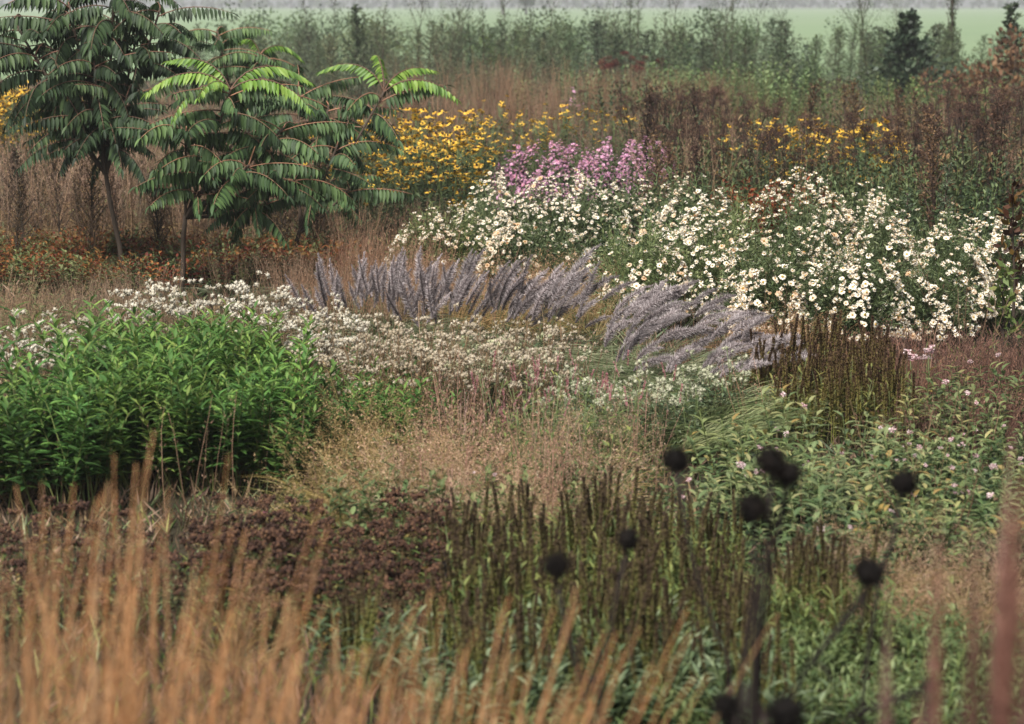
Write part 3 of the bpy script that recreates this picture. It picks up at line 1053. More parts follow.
asterbush('white aster bush at the low right front of the mound over bare twigs', 925, 13.9, 48, .48, 80, 25, sprays=16, tint=(.85, .85, .8))
# back mound
asterbush('white aster bush at the faded left end of the back mound beside dry grasses', 440, 17.2, 60, .5, 80, 30, sprays=20, tint=(1.15, 1.05, .85), fs=.9)
asterbush('white aster bush left of the middle in the back mound', 505, 17.8, 64, .68, 100, 40, sprays=30, fs=.88)
asterbush('white aster bush in the middle of the back mound below the mauve asters', 570, 17.7, 66, .67, 100, 40, sprays=30)
asterbush('white aster bush right of the middle in the back mound', 632, 17.8, 58, .63, 100, 40, sprays=26, fs=.88)
asterbush('white aster bush at the right end of the back mound, its crown raised', 690, 17.4, 52, .68, 100, 45, sprays=28)
asterbush('small white aster bush low at the front of the back mound', 530, 17.0, 56, .44, 80, 20, sprays=20, tint=(.9, .9, .85))
asterbush('small white aster clump standing behind the front mound, below the red leaves', 815, 17.2, 28, .56, 40, 10, sprays=9)
asterbush('white aster clump behind the front mound with its top near the grey stems', 858, 17.0, 32, .64, 45, 10, sprays=9, tint=(1.05, 1, .9))
asterbush('tiny white aster tuft flowering far behind among green stems on the right', 828, 20.0, 16, .66, 20, 0, sprays=4)
# mauve
for px, Y, rp, h, lab in ((520, 22.0, 22, .66, 'mauve aster bush at the left end of the mauve drift'), (550, 21.8, 24, .73, 'mauve aster bush second from the left in the mauve drift'),
                          (583, 21.6, 24, .7, 'mauve aster bush in the middle of the mauve drift, densest flowers'), (612, 21.7, 24, .76, 'mauve aster bush second from the right in the mauve drift'),
                          (640, 21.6, 24, .77, 'mauve aster bush at the right end of the mauve drift by the brown seed heads')):
    asterbush(lab, px, Y, rp * 1.5, h * .92, 100, 75, P_fl, .92, (.95, .95, .9), 'mauve_aster', key=1, sprays=26, low=.15)
asterbush('small pink flower clump glowing far off below the hedge near the middle', 573, 38, 13, .62, 40, 0, P_fl, 1.4, (1, 1, 1), 'pink_flower_clump', key=1, low=.4, sprays=6)
for px, lab in ((610, 'dark red seed-headed clump below the hedge, left of its pair'), (637, 'dark red seed-headed clump below the hedge, right of its pair')):
    t = thing('red_seedhead_plant', lab, 'perennial', (gx(px, 38.5), 38.5, 0), U(0, 6), .95)
    k = random.choice(I_kind)
    part('stem', k[0], t)
    part('foliage', k[1], t)
    for h in k[2][::3]:
        part('seed_head', random.choice(I_head), t, h, sc=1.8, tint=(1.5, .7, .75))

# ================================================================== BUFF GRASS, PLUMES, FLUFF IN THE MIDDLE
def cloudgrass(h, n, spread, mat, blade, nh=34, hl=.009, lean=.45, pan=.5):
    b = MB()
    for _ in range(n):
        a, r = U(0, 6.28), spread * R()
        pts = curve(V((r * math.cos(a) * .6, r * math.sin(a) * .6, 0)), V((math.cos(a) * lean * R(), math.sin(a) * lean * R(), 1)), h * U(.7, 1.08), 6, V((math.cos(a) * .4, math.sin(a) * .4, -.35)), .04)
        b.ribbon(pts, [.0025, .0022, .002, .0018, .0014, .001, .0006], blade, U(.3, 1))
        for _ in range(nh):
            q, d = pt(pts, 1 - pan * R() ** 1.1)
            e = V((G(0, 1), G(0, 1), G(0, .8))).normalized()
            q2 = q + e * (.028 * R())
            b.hair(q2, (e * .7 + d * .6 + V((0, 0, -.3))).normalized(), hl * U(.6, 1.5), hl * .32, mat, R())
    return b.mesh('panicle')


B_pan = [cloudgrass(U(.42, .54), random.choice((18, 28, 36)), .15, M['buff'], M['buffleaf'], 36, .011, U(.35, .7)) for _ in range(6)]
B_fol = [basal(60, .34, random.choice((M['buffleaf'], M['oliveleaf'])), .0045, .14, .9) for _ in range(5)]
BUFF = [('foliage', B_fol), ('panicle', B_pan)]
grow('buff_grass', 'buff pink cloud grass clump in the drift at the centre of the bed', 'grass', 'buff cloud grasses at the centre',
     scatter(40, 385, 610, 8.3, 10.2, fringe=.3), BUFF, .55, .98, .3, (1.26, 1.18, 1.14))
grow('wispy_pink_grass', 'wispy grass clump with dull pinkish stems rising through the buff cloud grass', 'grass', 'pinkish wispy grasses in the buff drift',
     scatter(13, 430, 640, 8.5, 10.3, fringe=.3), [('foliage', [basal(40, .3, M['oliveleaf'], .005, .12, .8) for _ in range(2)]), ('stalk', [drygrass(.5, 22, .12, M['pinkgrass'], 18, .02, .012, .04, .4, .5, .003) for _ in range(3)])], .7, 1.0, .3, (1.1, 1.06, 1.0))
grow('leafy_perennial', 'low olive leafy plant half sunk in the buff cloud grass', 'perennial', 'olive leafy plants in the buff drift',
     scatter(18, 320, 640, 8.5, 10.4), L_lowg, .6, 1.0, .25, (.95, .95, .75))
grow('buff_grass', 'yellowish straw grass clump between green leaves and the dark red seed heads', 'grass', 'yellowish grasses right of the green leaves',
     scatter(26, 310, 420, 8.9, 10.6), BUFF, .6, .95, .25, (.95, .92, .66))
grow('buff_grass', 'warm buff grass tuft between the plumes and the white aster mounds', 'grass', 'buff grasses behind the plumes',
     scatter(34, 430, 650, 14.3, 16.4), BUFF, .75, .95, .12, (1.0, .86, .74))
grow('buff_grass', 'bright buff grass tuft right of the plumes at the foot of the asters', 'grass', 'buff grasses right of the plumes',
     scatter(14, 735, 815, 12.7, 13.3), BUFF, .65, .85, .1, (1.0, .82, .7))
grow('buff_grass', 'fine buff grass clump in the pale patch at the lower right', 'grass', 'buff grasses at the lower right',
     scatter(26, 800, 1030, 7.2, 8.2), BUFF, .5, .72, .1, (1.0, .92, .88))


# fountain grass
def bottlebrush(L, r, bend, n=760):
    b = MB()
    pts = curve(V((0, 0, 0)), V((0, 0, 1)), L, 7, V((bend, 0, -bend * .35)), .01)
    b.tube(pts, .006, .002, M['plume'], .2, 5)
    for _ in range(n):
        t = R()
        q, d = pt(pts, t)
        u, w_ = perp(d)
        a = U(0, 6.28)
        e = u * math.cos(a) + w_ * math.sin(a)
        prof = (.35 + .65 * min(1, t * 5)) * (1 if t < .75 else max(.3, (1 - t) * 3.2))
        b.hair(q, (e + d * .55).normalized(), r * 1.05 * prof * U(.5, 1.2), .0031, M['plume'], min(1, .15 + .75 * R()))
    # the stalk below it
    return b.mesh('plume'), pts


PL = {bd: [bottlebrush(U(.19, .28), U(.026, .034), bd * .8)[0] for _ in range(5)] for bd in (.2, .7, 1.2)}
PF = [basal(190, .58, M['pennleaf'], .0055, .1, 1.0, 5) for _ in range(3)]


def fountain(label, px, Y, npl, h, lean, bend, spread=.16, tint=(1, 1, 1), fsc=1.0):
    t = thing('fountain_grass', label, 'grass', (gx(px, Y), Y, 0))
    part('foliage', random.choice(PF), t, rot=(0, 0, U(0, 6)), sc=fsc, tint=(1, 1, 1))
    for q in range(int(npl * .98)):
        a, r = U(0, 6.28), spread * R() ** .5
        tilt = lean + G(0, .2)
        d = V((tilt + .35 * math.cos(a) * R(), .3 * math.sin(a) * R() - .05, 1)).normalized()
        L = (h + .09 - .17 * (1 - tilt * .3)) * U(.68, 1.05)
        b = MB()
        base = V((r * math.cos(a) * .5, r * math.sin(a) * .5, 0))
        pts = curve(base, V((d.x * .55, d.y * .55, 1)), L, 5, V((d.x * .9, d.y * .9, 0)), .01)
        end = (pts[-1] - pts[-2]).normalized()
        b.ribbon(pts, [.003, .003, .0025, .002, .002, .0018], M['pennleaf'], U(.2, .8))
        # the plume bends towards +x
        zq = end.to_track_quat('Z', 'Y')
        ref = zq @ V((1, 0, 0))
        want = V((1, G(0, .7), -.2))
        want = (want - end * want.dot(end)).normalized()
        zq = ref.rotation_difference(want) @ zq
        stalk = part('stalk', b.mesh('stalk'), t)
        f = U(.66, 1.2)
        part('plume', random.choice(PL[bend]), stalk, pts[-1], zq, U(.7, 1.15), tint=(tint[0] * f, tint[1] * f, tint[2] * f))
    return t


fountain('fountain grass with few upright plumes at the left end of the plume drift', 350, 13.0, 18, .53, .0, .2)
fountain('fountain grass with upright purple grey plumes, second clump from the left', 398, 12.9, 30, .57, .06, .2)
fountain('fountain grass with nearly upright plumes, third clump from the left', 440, 12.8, 32, .56, .14, .2)
fountain('fountain grass with slanting plumes behind the pale round heads', 490, 12.7, 26, .57, .3, .7)
fountain('fountain grass with slanting plumes at the middle of the plume drift', 535, 12.6, 26, .57, .45, .7)
fountain('fountain grass with strongly leaning plumes right of the middle', 580, 12.3, 15, .56, .6, .7)
fountain('fountain grass with bowed plumes above dark green blades', 615, 11.9, 14, .54, .45, 1.2)
fountain('fountain grass with arching plumes, third clump from the right end', 650, 12.4, 13, .56, .5, 1.2)
fountain('fountain grass with nodding plumes, next to the last clump on the right', 685, 12.0, 11, .52, .6, 1.2)
fountain('fountain grass spilling fine green blades at the right end of the drift', 720, 11.5, 10, .46, .65, 1.2, fsc=1.05)
fountain('fountain grass mostly of green blades in front of the bowed plumes', 670, 11.2, 12, .44, .5, 1.2, tint=(.9, .9, .9), fsc=.95)
fountain('fountain grass of dense grey green blades below the pale heads', 605, 11.5, 14, .48, .35, 1.2, fsc=.9)


for px, Y, sc_, lab in ((628, 10.6, .8, 'plumeless fountain grass mound at the left of the fine green blades below the plumes'), (668, 10.4, .85, 'plumeless fountain grass mound in the middle of the fine green blades below the plumes'),
                        (708, 10.6, .9, 'plumeless fountain grass mound of fine green blades near the olive spikes'), (742, 10.9, .85, 'plumeless fountain grass mound spilling farthest right below the plumes'),
                        (690, 11.0, .95, 'plumeless fountain grass mound tucked under the nodding plumes')):
    t = thing('fountain_grass', lab, 'grass', (gx(px, Y), Y, 0))
    part('foliage', basal(330, .5 * sc_, M['pennleaf'], .004, .1, .75, 5), t, tint=(1.1, 1.15, .95))

# fluffy white seed heads and pale green heads
def puff(r, n, mat, kk=(.2, 1)):
    b = MB()
    b.blob(V((0, 0, 0)), r * .6, r * .6, mat, .5, .15, 4, 6, .3)
    for _ in range(n):
        d = V((G(0, 1), G(0, 1), G(.15, 1))).normalized()
        b.hair(d * r * .45, d, r * U(.45, .8), r * .3, mat, U(*kk))
    return b


def corymb(nb, R_, r, n, mat):
    b = MB()
    for q in range(nb):
        a, rr = q * 2.4, R_ * math.sqrt((q + .3) / nb)
        c = V((rr * math.cos(a), rr * math.sin(a), -rr * .35 + U(-.006, .006)))
        pb = puff(r * U(.75, 1.15), n, mat)
        b.add([v + c for v in pb.v], [], mat, 0)
        off = len(b.v) - len(pb.v)
        for f, k in zip(pb.f, pb.k):
            b.f.append([i + off for i in f])
            b.m.append(b.mi(mat))
            b.k.append(k)
        b.hair(V((0, 0, -R_ * 1.5)), (c - V((0, 0, -R_ * 1.5))).normalized(), (c - V((0, 0, -R_ * 1.5))).length, .002, M['drystem'], .5)
    return b.mesh('seed_head')


C_fl = [corymb(random.choice((2, 3, 4, 5)), .04, .0155, 18, M['fluff']) for _ in range(6)]
C_pl = [corymb(random.choice((1, 2, 3)), .04, .0165, 20, M['palehead']) for _ in range(5)]


def headed(h, ns, leafmat, stemmat, nl=10, ll=.04, spread=.1):
    sb, fb = MB(), MB()
    tips = []
    for _ in range(ns):
        a = U(0, 6.28)
        pts = curve(V((spread * R() * math.cos(a), spread * R() * math.sin(a), 0)), V((math.cos(a) * .3 * R(), math.sin(a) * .3 * R(), 1)), h * U(.6, 1.04), 5, V((G(0, .1), G(0, .1), 0)), .03)
        sb.tube(pts, .003, .0018, stemmat, .5, 3)
        tips.append(pts[-1])
        for j in range(nl):
            q, d = pt(pts, U(.15, .92))
            aa = j * 2.4
            fb.leaf(q, V((math.cos(aa), math.sin(aa), U(-.1, .6))).normalized(), ll * U(.6, 1.3), ll * .3, leafmat, R(), .5, n=2)
    return sb.mesh('stem'), fb.mesh('foliage'), tips


HW = [headed(.6, 10, M['dryleaf'], M['drystem'], 14, .03) for _ in range(3)]
HP = [headed(.5, 9, M['silverleaf'], M['greenstem'], 14, .06) for _ in range(3)]


def place_headed(name, kinds, heads, spots, label, cat, group, smin, smax, hs_=1.0, tint=(1, 1, 1), ht=(1, 1, 1)):
    for x, y, px in spots:
        k = random.choice(kinds)
        t = thing(name, label, cat, (x, y, 0), U(0, 6.28), U(smin, smax), group)
        part('stem', k[0], t, tint=tint)
        part('foliage', k[1], t, tint=tint)
        for h in k[2]:
            f = U(.8, 1.1)
            part('seed_head', random.choice(heads), t, h, (U(-.3, .3), U(-.3, .3), U(0, 6)), U(.75, 1.15) * hs_, tint=(ht[0] * f, ht[1] * f, ht[2] * f))


place_headed('fluffy_seedhead_plant', HW, C_fl, scatter(5, 138, 178, 12.0, 12.5, fringe=0) + scatter(2, 195, 225, 11.9, 12.2, fringe=0) + scatter(4, 246, 278, 12.2, 12.6, fringe=0),
             'plant with bright white fluffy heads rising behind the green leaves', 'perennial', 'fluffy plants behind the green leaves', .92, 1.04, 1.15)
place_headed('fluffy_seedhead_plant', HW, C_fl, scatter(7, -10, 95, 10.9, 11.5), 'plant with white fluffy heads at the left edge above the green leaves', 'perennial',
             'fluffy plants at the left edge', .85, .98, 1.1)
place_headed('fluffy_seedhead_plant', HW, C_fl, scatter(12, 285, 345, 11.2, 11.8, fringe=.1), 'plant with dense cream fluffy heads right of the green leaves', 'perennial',
             'cream fluffy plants right of the green leaves', .85, .96, 1.1)
place_headed('fluffy_seedhead_plant', HW, C_fl, scatter(44, 330, 530, 10.5, 11.6, fringe=.15), 'plant with dull beige fluffy heads in the drift before the plumes', 'perennial',
             'beige fluffy plants before the plumes', .78, .93, .9, (1.0, .96, .92), (.82, .76, .7))
place_headed('pale_globe_plant', HP, C_pl, scatter(10, 455, 545, 10.8, 11.5, fringe=0), 'plant with pale cream round heads before the slanting plumes', 'perennial',
             'pale round-headed plants before slanting plumes', .88, .98, .95, (1, 1, 1), (1.02, 1.0, .9))
place_headed('pale_globe_plant', HP, C_pl, scatter(16, 545, 725, 10.3, 11.1, fringe=.1), 'plant with pale green round heads in front of the bowed plumes', 'perennial',
             'pale round-headed plants before bowed plumes', .72, .92, .95)

WI = [('stalk', [drygrass(.55, 9, .14, M['beige'], 12, .03, .014, .05, .5, .5, .003) for _ in range(4)])]
grow('buff_grass', 'small pale grass tuft breaking up the dark brown seed heads', 'grass', 'pale tufts among the dark seed heads',
     scatter(9, 100, 450, 7.0, 8.6), BUFF, .45, .68, .2, (.95, .9, .78))
grow('wispy_grass', 'sparse wisp of beige grass standing among the flowering plants of the middle bed', 'grass', 'sparse wisps of beige grass in the middle bed',
     scatter(70, 150, 1030, 8.2, 17), WI, .6, 1.05, .3, (1.1, 1.0, .92))

# ================================================================== GREEN LEAVES ON THE LEFT
L_green = leafset(8, .62, 8, 27, .1, .026, M['green'], .13, .55, .45, el=.3, z0=.28)


def green_ok(px, Y):
    if px < 100:
        return 9.2 < Y < 9.9
    return 9.7 < Y < 11.9


grow('leafy_green_plant', 'fresh green leafy plant in the tall dense patch at the left', 'perennial', 'fresh green leafy plants',
     scatter(76, -25, 272, 9.3, 11.6, ok=green_ok, fringe=.05), L_green, .66, 1.02, .35, (1.35, 1.18, 1.0))
grow('leafy_green_plant', 'shorter fresh green sprig at the right end of the leafy patch among straw grass', 'perennial', 'green sprigs among straw grass',
     scatter(14, 310, 430, 10.2, 10.9, fringe=.1), L_green, .5, .7, .15, (1.1, 1.05, .9))
t = thing('leafy_green_plant', 'tallest fresh green shoot above the left end of the leafy patch', 'perennial', (gx(50, 10.4), 10.4, 0), 0, 1.12)
part('stem', L_green[0][1][0], t)
part('foliage', L_green[1][1][0], t)


# ================================================================== DARK RED SEED HEADS
def sedhead():
    b = MB()
    for _ in range(26):
        a, r = U(0, 6.28), .026 * R() ** .5
        c = V((r * math.cos(a), r * math.sin(a), U(-.008, .01)))
        b.blob(c, .0055, .006, M['redhead'], U(.2, .9), .25, 3, 5, .2)
    for _ in range(10):
        b.hair(V((0, 0, -.03)), rdir(.9), .03, .002, M['redhead'], .6)
    return b.mesh('seed_head')


S_head = [sedhead() for _ in range(4)]
HS = [headed(.32, 9, M['persleaf'], M['drystem'], 9, .05, .1) for _ in range(3)]
place_headed('dark_seedhead_plant', HS, S_head, scatter(44, 190, 445, 7.2, 8.4, fringe=.2), 'low plant with dark red brown flat seed heads in front of the straw grass', 'perennial',
             'dark red seed-headed plants', .68, .94, 1.2, (.8, .8, .6), (.82, .76, .72))
place_headed('dark_seedhead_plant', HS, S_head, scatter(15, -15, 175, 7.2, 8.4), 'low plant with dark brown seed heads below the green leaves, seen through foxy grass', 'perennial',
             'dark seed-headed plants behind the foxy grass', .65, .9, 1.1, (.9, .8, .75), (.85, .8, .8))


# ================================================================== OLIVE SPIKES
def spikemesh(L, r):
    b = MB()
    pts = curve(V((0, 0, 0)), V((0, 0, 1)), L, 6, V((G(0, .1), G(0, .1), 0)), .012)
    b.tube(pts, .0025, .0012, M['spike'], .1, 4, .9)
    n = int(L / .0042)
    for j in range(n):
        t = .35 + .65 * j / n
        q, d = pt(pts, min(t, .999))
        for s_ in range(3):
            a = j * 1.1 + s_ * 2.09
            e = (V((math.cos(a), math.sin(a), 0)) + d * .9).normalized()
            b.diamond(q, e, r * 2.0 * (1 - .45 * (t - .35)), r * .9, M['spike'], min(1, max(0, t + U(-.25, .2))))
    return b.mesh('flower_spike')


SP = [spikemesh(U(.3, .44), .0075) for _ in range(6)]
SF = leafset(3, .26, 16, 12, .07, .014, M['silverleaf'], .12, .7, .5)
SFo = leafset(3, .3, 16, 11, .06, .012, M['oliveleaf'], .12, .5, .4)


def spikes(spots, label, group, n, z, smin, smax, fol, lean=.065, tint=(1, 1, 1)):
    for x, y, px in spots:
        t = thing('spike_plant', label, 'perennial', (x, y, 0), U(0, 6.28), U(smin, smax), group)
        i = random.randrange(3)
        for pn, ms in fol:
            part(pn, ms[i], t, tint=tint)
        for q in range(n):
            a, r = U(0, 6.28), .12 * R() ** .5
            part('flower_spike', random.choice(SP), t, V((r * math.cos(a), r * math.sin(a), z * U(.3, 1))),
                 (G(0, lean), G(0, lean), U(0, 6.28)), U(.8, 1.1), tint=tint)


spikes(scatter(24, 455, 745, 7.0, 8.1), 'plant with upright olive brown spikes in the drift behind the black seed heads', 'spike plants behind the black seed heads', 12, .03, .78, 1.05, SFo)
spikes(scatter(20, 450, 760, 6.3, 7.1), 'plant with blue green leaves and few olive spikes at the bottom edge', 'blue green spike plants at the bottom edge', 9, .0, .7, 1.0, SF)
spikes(scatter(5, 775, 870, 7.0, 7.5), 'plant with stiff olive spikes standing before the pale patch at the lower right', 'spike plants at the lower right', 8, .04, .85, 1.0, SFo)
spikes(scatter(15, 770, 895, 10.8, 11.9), 'plant with tall olive brown spikes below the front aster mound', 'tall spike plants below the asters', 14, .06, .85, 1.12, SFo, .06, (1.0, .85, .85))
SFb = leafset(3, .24, 18, 14, .055, .012, M['silverleaf'], .14, .9, .5)
grow('low_blue_green_plant', 'low blue green leafy plant along the bottom edge among the olive spikes', 'perennial', 'low blue green plants at the bottom edge',
     scatter(26, 490, 790, 6.2, 7.0), SFb, .5, .85, .3, (.85, .85, .62))
grow('low_blue_green_plant', 'low green leafy plant at the bottom right below the pale grass patch', 'perennial', 'low green plants at the bottom right',
     scatter(26, 780, 1030, 6.3, 7.2), SFb, .6, .9, .2, (.9, .9, .62))

# ================================================================== KNOTWEED AND BROWN LOW PLANTS ON THE RIGHT
L_pers = leafset(5, .34, 9, 12, .08, .03, M['persleaf'], .17, .6, .7)


def pinkhead():
    b = MB()
    for _ in range(16):
        a, r = U(0, 6.28), .014 * R() ** .5
        c = V((r * math.cos(a), r * math.sin(a), U(-.008, .012)))
        for q in range(4):
            b.diamond(c, rdir(1.6), .009, .007, M['pinkfl'], R())
    b.hair(V((0, 0, -.08)), UP, .08, .002, M['greenstem'], .5)
    return b.mesh('flower')


PK = [pinkhead() for _ in range(3)]


def knot(spots, label, group, smin, smax, tint, nf):
    for (t, iv, f) in grow('knotweed', label, 'perennial', group, spots, L_pers, smin, smax, .2, tint):
        for _ in range(nf if R() < .7 else 0):
            part('flower', random.choice(PK), t, V((G(0, .1), G(0, .1), U(.26, .38))), (U(-.4, .4), U(-.4, .4), 0), U(.7, 1.1))


knot(scatter(48, 750, 1035, 8.2, 10.2), 'leafy green knotweed dotted with small pale pink flowers at the right', 'knotweeds on the right', .55, 1.05, (1.0, 1.0, .9), 2)
knot(scatter(8, 930, 1035, 10.2, 11.6), 'leafy olive knotweed higher up at the right edge', 'knotweeds higher up at the right edge', .8, 1.0, (.95, .9, .75), 1)
knot(scatter(5, 470, 540, 8.0, 8.8), 'low pink-flowered sprig between buff grass and olive spikes', 'pink sprigs by the olive spikes', .5, .6, (.9, .9, .8), 2)
knot(scatter(4, 640, 740, 8.6, 9.3), 'low pink-flowered sprig behind the leftmost tall black seed head', 'pink sprigs behind the black seed heads', .6, .8, (.95, .95, .85), 2)
t = thing('pink_flower', 'single bright pink bloom among the dark red seed heads', 'flower', (gx(262, 8.1), 8.1, 0))
b = MB()
b.tube(curve(V((0, 0, 0)), UP, .27, 4, wob=.03), .0025, .0015, M['greenstem'], .5, 3)
part('stem', b.mesh('stem'), t)
part('flower', daisy(.017, 10, M['magenta'], M['disc'], .009, .3, .004, .004, (0, .2)), t, (0, 0, .27), sc=1.2, tint=(1.1, .6, .75))

TW = [('stalk', [drygrass(.34, 36, .22, M['brownhead'], 16, .04, .018, .09, .9, .7, .0035) for _ in range(3)])]
grow('spent_twiggy_plant', 'low mat of pinkish brown spent stalks below the right end of the asters', 'perennial', 'spent brown plants below the asters',
     scatter(50, 880, 1035, 10.7, 13.2), TW, .6, .9, .35, (1.35, 1.15, 1.12))
grow('spent_twiggy_plant', 'warm brown wispy spent plant between the plumes and the olive spikes', 'perennial', 'spent brown plants right of the plumes',
     scatter(34, 745, 900, 11.0, 12.7), TW, .6, .9, .35, (1.4, 1.15, 1.0))
for px, Y, lab in ((915, 11.3, 'pale pink flower spray above the spent brown stalks, left of its pair'), (930, 11.4, 'rose pink flower spray above the spent brown stalks, right of its pair')):
    t = thing('pink_flower', lab, 'flower', (gx(px, Y), Y, 0))
    b = MB()
    b.tube(curve(V((0, 0, 0)), UP, .33, 4, wob=.02), .003, .002, M['greenstem'], .5, 3)
    part('stem', b.mesh('stem'), t)
    for _ in range(4):
        part('flower', random.choice(PK), t, V((G(0, .014), G(0, .014), .34 + G(0, .012))), sc=1.2)

# red-stemmed persicaria spikes in the buff grass
b_ = []
for _ in range(2):
    b = MB()
    pts = curve(V((0, 0, 0)), UP, .075, 3, wob=.03)
    for j in range(70):
        q, d = pt(pts, R())
        b.diamond(q, rdir(1.5), .006, .004, M['pinkfl'], U(0, .3))
    b_.append(b.mesh('flower_spike'))
L_rs = leafset(2, .45, 7, 7, .05, .012, M['oliveleaf'], .1, .3)
for x, y, px in scatter(9, 470, 620, 9.4, 10.4):
    t = thing('bistort', 'thin plant with dull red flower spikes in the buff grass below the plumes', 'perennial', (x, y, 0), U(0, 6), U(.9, 1.1), 'red-spiked plants in the buff grass')
    for pn, ms in L_rs:
        part(pn, random.choice(ms), t)
    for _ in range(5):
        part('flower_spike', random.choice(b_), t, (G(0, .1), G(0, .1), U(.36, .48)), (G(0, .2), G(0, .2), 0), tint=(.85, .62, .64))

# grey-green needle-like stems behind the right end of the asters and the thin sapling
for i, (px, Y, s, lab) in enumerate(((905, 16.6, .75, 'grey green feathery plant behind the asters, left of three'), (940, 17.4, .9, 'grey green feathery plant behind the asters, middle and tallest of three'),
                                     (985, 17.0, .72, 'grey green feathery plant behind the asters, right of three'))):
    t = thing('feathery_plant', lab, 'perennial', (gx(px, Y), Y, 0), i * 2.0, 1)
    k = sapling(.95 * s, 26, .16, .9, 26, .03, M['silverleaf'], .1, .3, .3)
    part('stem', k[0], t)
    part('foliage', k[1], t, tint=(.7, .75, .75))
t = thing('young_oak', 'thin dark-stemmed sapling with orange and green leaves at the right edge', 'sapling', (gx(1014, 13.6), 13.6, 0))
k = sapling(.98, 14, .22, 1.0, 10, .06, M['redleaf'], .35, .4, .6)
part('trunk', k[0], t)
part('crown', k[1], t, tint=(.45, .75, .5))
t = thing('young_oak', 'short olive leaved sapling beside the aster mound at the right edge', 'sapling', (gx(1005, 13.2), 13.2, 0))
k = sapling(.55, 12, .2, 1.0, 12, .055, M['oliveleaf'], .2, .4, .5)
part('trunk', k[0], t)
part('crown', k[1], t)

# ================================================================== FOREGROUND
def reedspike(L, r, n, mat):
    b = MB()
    pts = curve(V((0, 0, 0)), UP, L, 8, V((.12, 0, 0)), .01)
    b.tube(pts, .0016, .0008, mat, .5, 3)
    for _ in range(n):
        t = R()
        q, d = pt(pts, t)
        u, w_ = perp(d)
        a = U(0, 6.28)
        e = u * math.cos(a) + w_ * math.sin(a)
        prof = (.4 + .6 * min(1, t * 4)) * (1 if t < .5 else max(.12, 1.15 * (1 - t) * 2 - .15 * (1 - t)))
        b.hair(q, (e * .4 + d).normalized(), r * 2.2 * prof * U(.6, 1.2), .0022, mat, R())
    return b.mesh('plume')


RS = [reedspike(U(.24, .38), U(.0035, .0065), 260, M['orange']) for _ in range(5)]
RF = [basal(60, .85, random.choice((M['oliveleaf'], M['orangestem'])), .005, .14, .6, 5) for _ in range(2)] + [basal(60, .9, M['buffleaf'], .005, .14, .6, 5)]


def reedgrass(label, px, Y, n, top, lean, name='feather_reed_grass', plumes=RS, fol=RF, spread=.16, tint=(1, 1, 1), jit=.08, ljit=.12):
    """top: picture row of the highest plume tips"""
    x0 = gx(px, Y, 1.0)
    h = gz(top, Y)
    t = thing(name, label, 'grass', (x0, Y, 0))
    part('foliage', random.choice(fol), t, rot=(0, 0, U(0, 6)), tint=tint)
    for q in range(int(n * 2.0)):
        a, r = U(0, 6.28), spread * R() ** .5
        hh = h * (1 - abs(G(0, jit)) - .01) - .3
        if q == 0:
            hh = h - .31
        ln = lean + G(0, ljit)
        pts = curve(V((r * math.cos(a) * .6, r * math.sin(a) * .6, 0)), V((ln * .5 + .1 * math.cos(a) * r / spread, .1 * math.sin(a) * r / spread, 1)), hh, 6, V((ln * .7, 0, 0)), .008)
        b = MB()
        b.tube(pts, .0022, .0014, M['orangestem'], U(.2, .9), 3)
        st = part('stalk', b.mesh('stalk'), t, tint=tint)
        e = (pts[-1] - pts[-2]).normalized()
        f = U(.65, 1.2)
        g_ = U(.88, 1.1)
        part('plume', random.choice(plumes), st, pts[-1], V((0, 0, 1)).rotation_difference(e), U(.8, 1.15), tint=(tint[0] * f, tint[1] * f * g_, tint[2] * f * g_ * g_))


reedgrass('blurred orange feather reed grass at the lower left corner', 10, 3.6, 24, 545, .02, jit=.1)
reedgrass('blurred orange feather reed grass with the tallest spike near the left edge', 60, 3.8, 22, 450, .04, jit=.17)
reedgrass('blurred orange feather reed grass beside the tallest left one', 110, 3.5, 22, 560, .0, jit=.1)
reedgrass('blurred orange feather reed grass with tall spikes before the green leaves', 140, 3.9, 18, 450, .06, jit=.18)
reedgrass('blurred orange feather reed grass below the dark red seed heads', 195, 3.5, 20, 615, .05, jit=.1)
reedgrass('blurred orange feather reed grass at the bottom, left of the centre', 255, 3.6, 16, 640, .0, jit=.08)
reedgrass('blurred orange feather reed grass with dense plumes at the bottom centre left', 330, 3.5, 24, 620, .02, jit=.08)
reedgrass('blurred orange feather reed grass with dense plumes under the red seed heads', 385, 3.7, 22, 620, .04, jit=.09)
reedgrass('blurred orange feather reed grass leaning right at the bottom', 430, 3.5, 18, 620, .12, jit=.08)
reedgrass('blurred orange feather reed grass leaning farthest right at the edge of the spikes', 465, 3.7, 12, 620, .22, jit=.08)

RP = [reedspike(U(.34, .44), U(.016, .022), 460, M['pinkgrass']) for _ in range(4)]
reedgrass('blurred pink brown plume grass at the lower right edge, taller one', 1026, 2.7, 7, 505, .0, 'pink_plume_grass', RP, RF, .07, (.95, .85, .85), .12, .02)
reedgrass('blurred pink brown plume grass cut by the right edge', 1052, 2.6, 8, 520, -.02, 'pink_plume_grass', RP, RF, .09, (.9, .8, .8), .14, .025)
reedgrass('low blurred pink brown plume grass at the bottom right corner', 1004, 2.7, 4, 620, -.02, 'pink_plume_grass', RP, RF, .06, (.95, .85, .82), .06, .03)


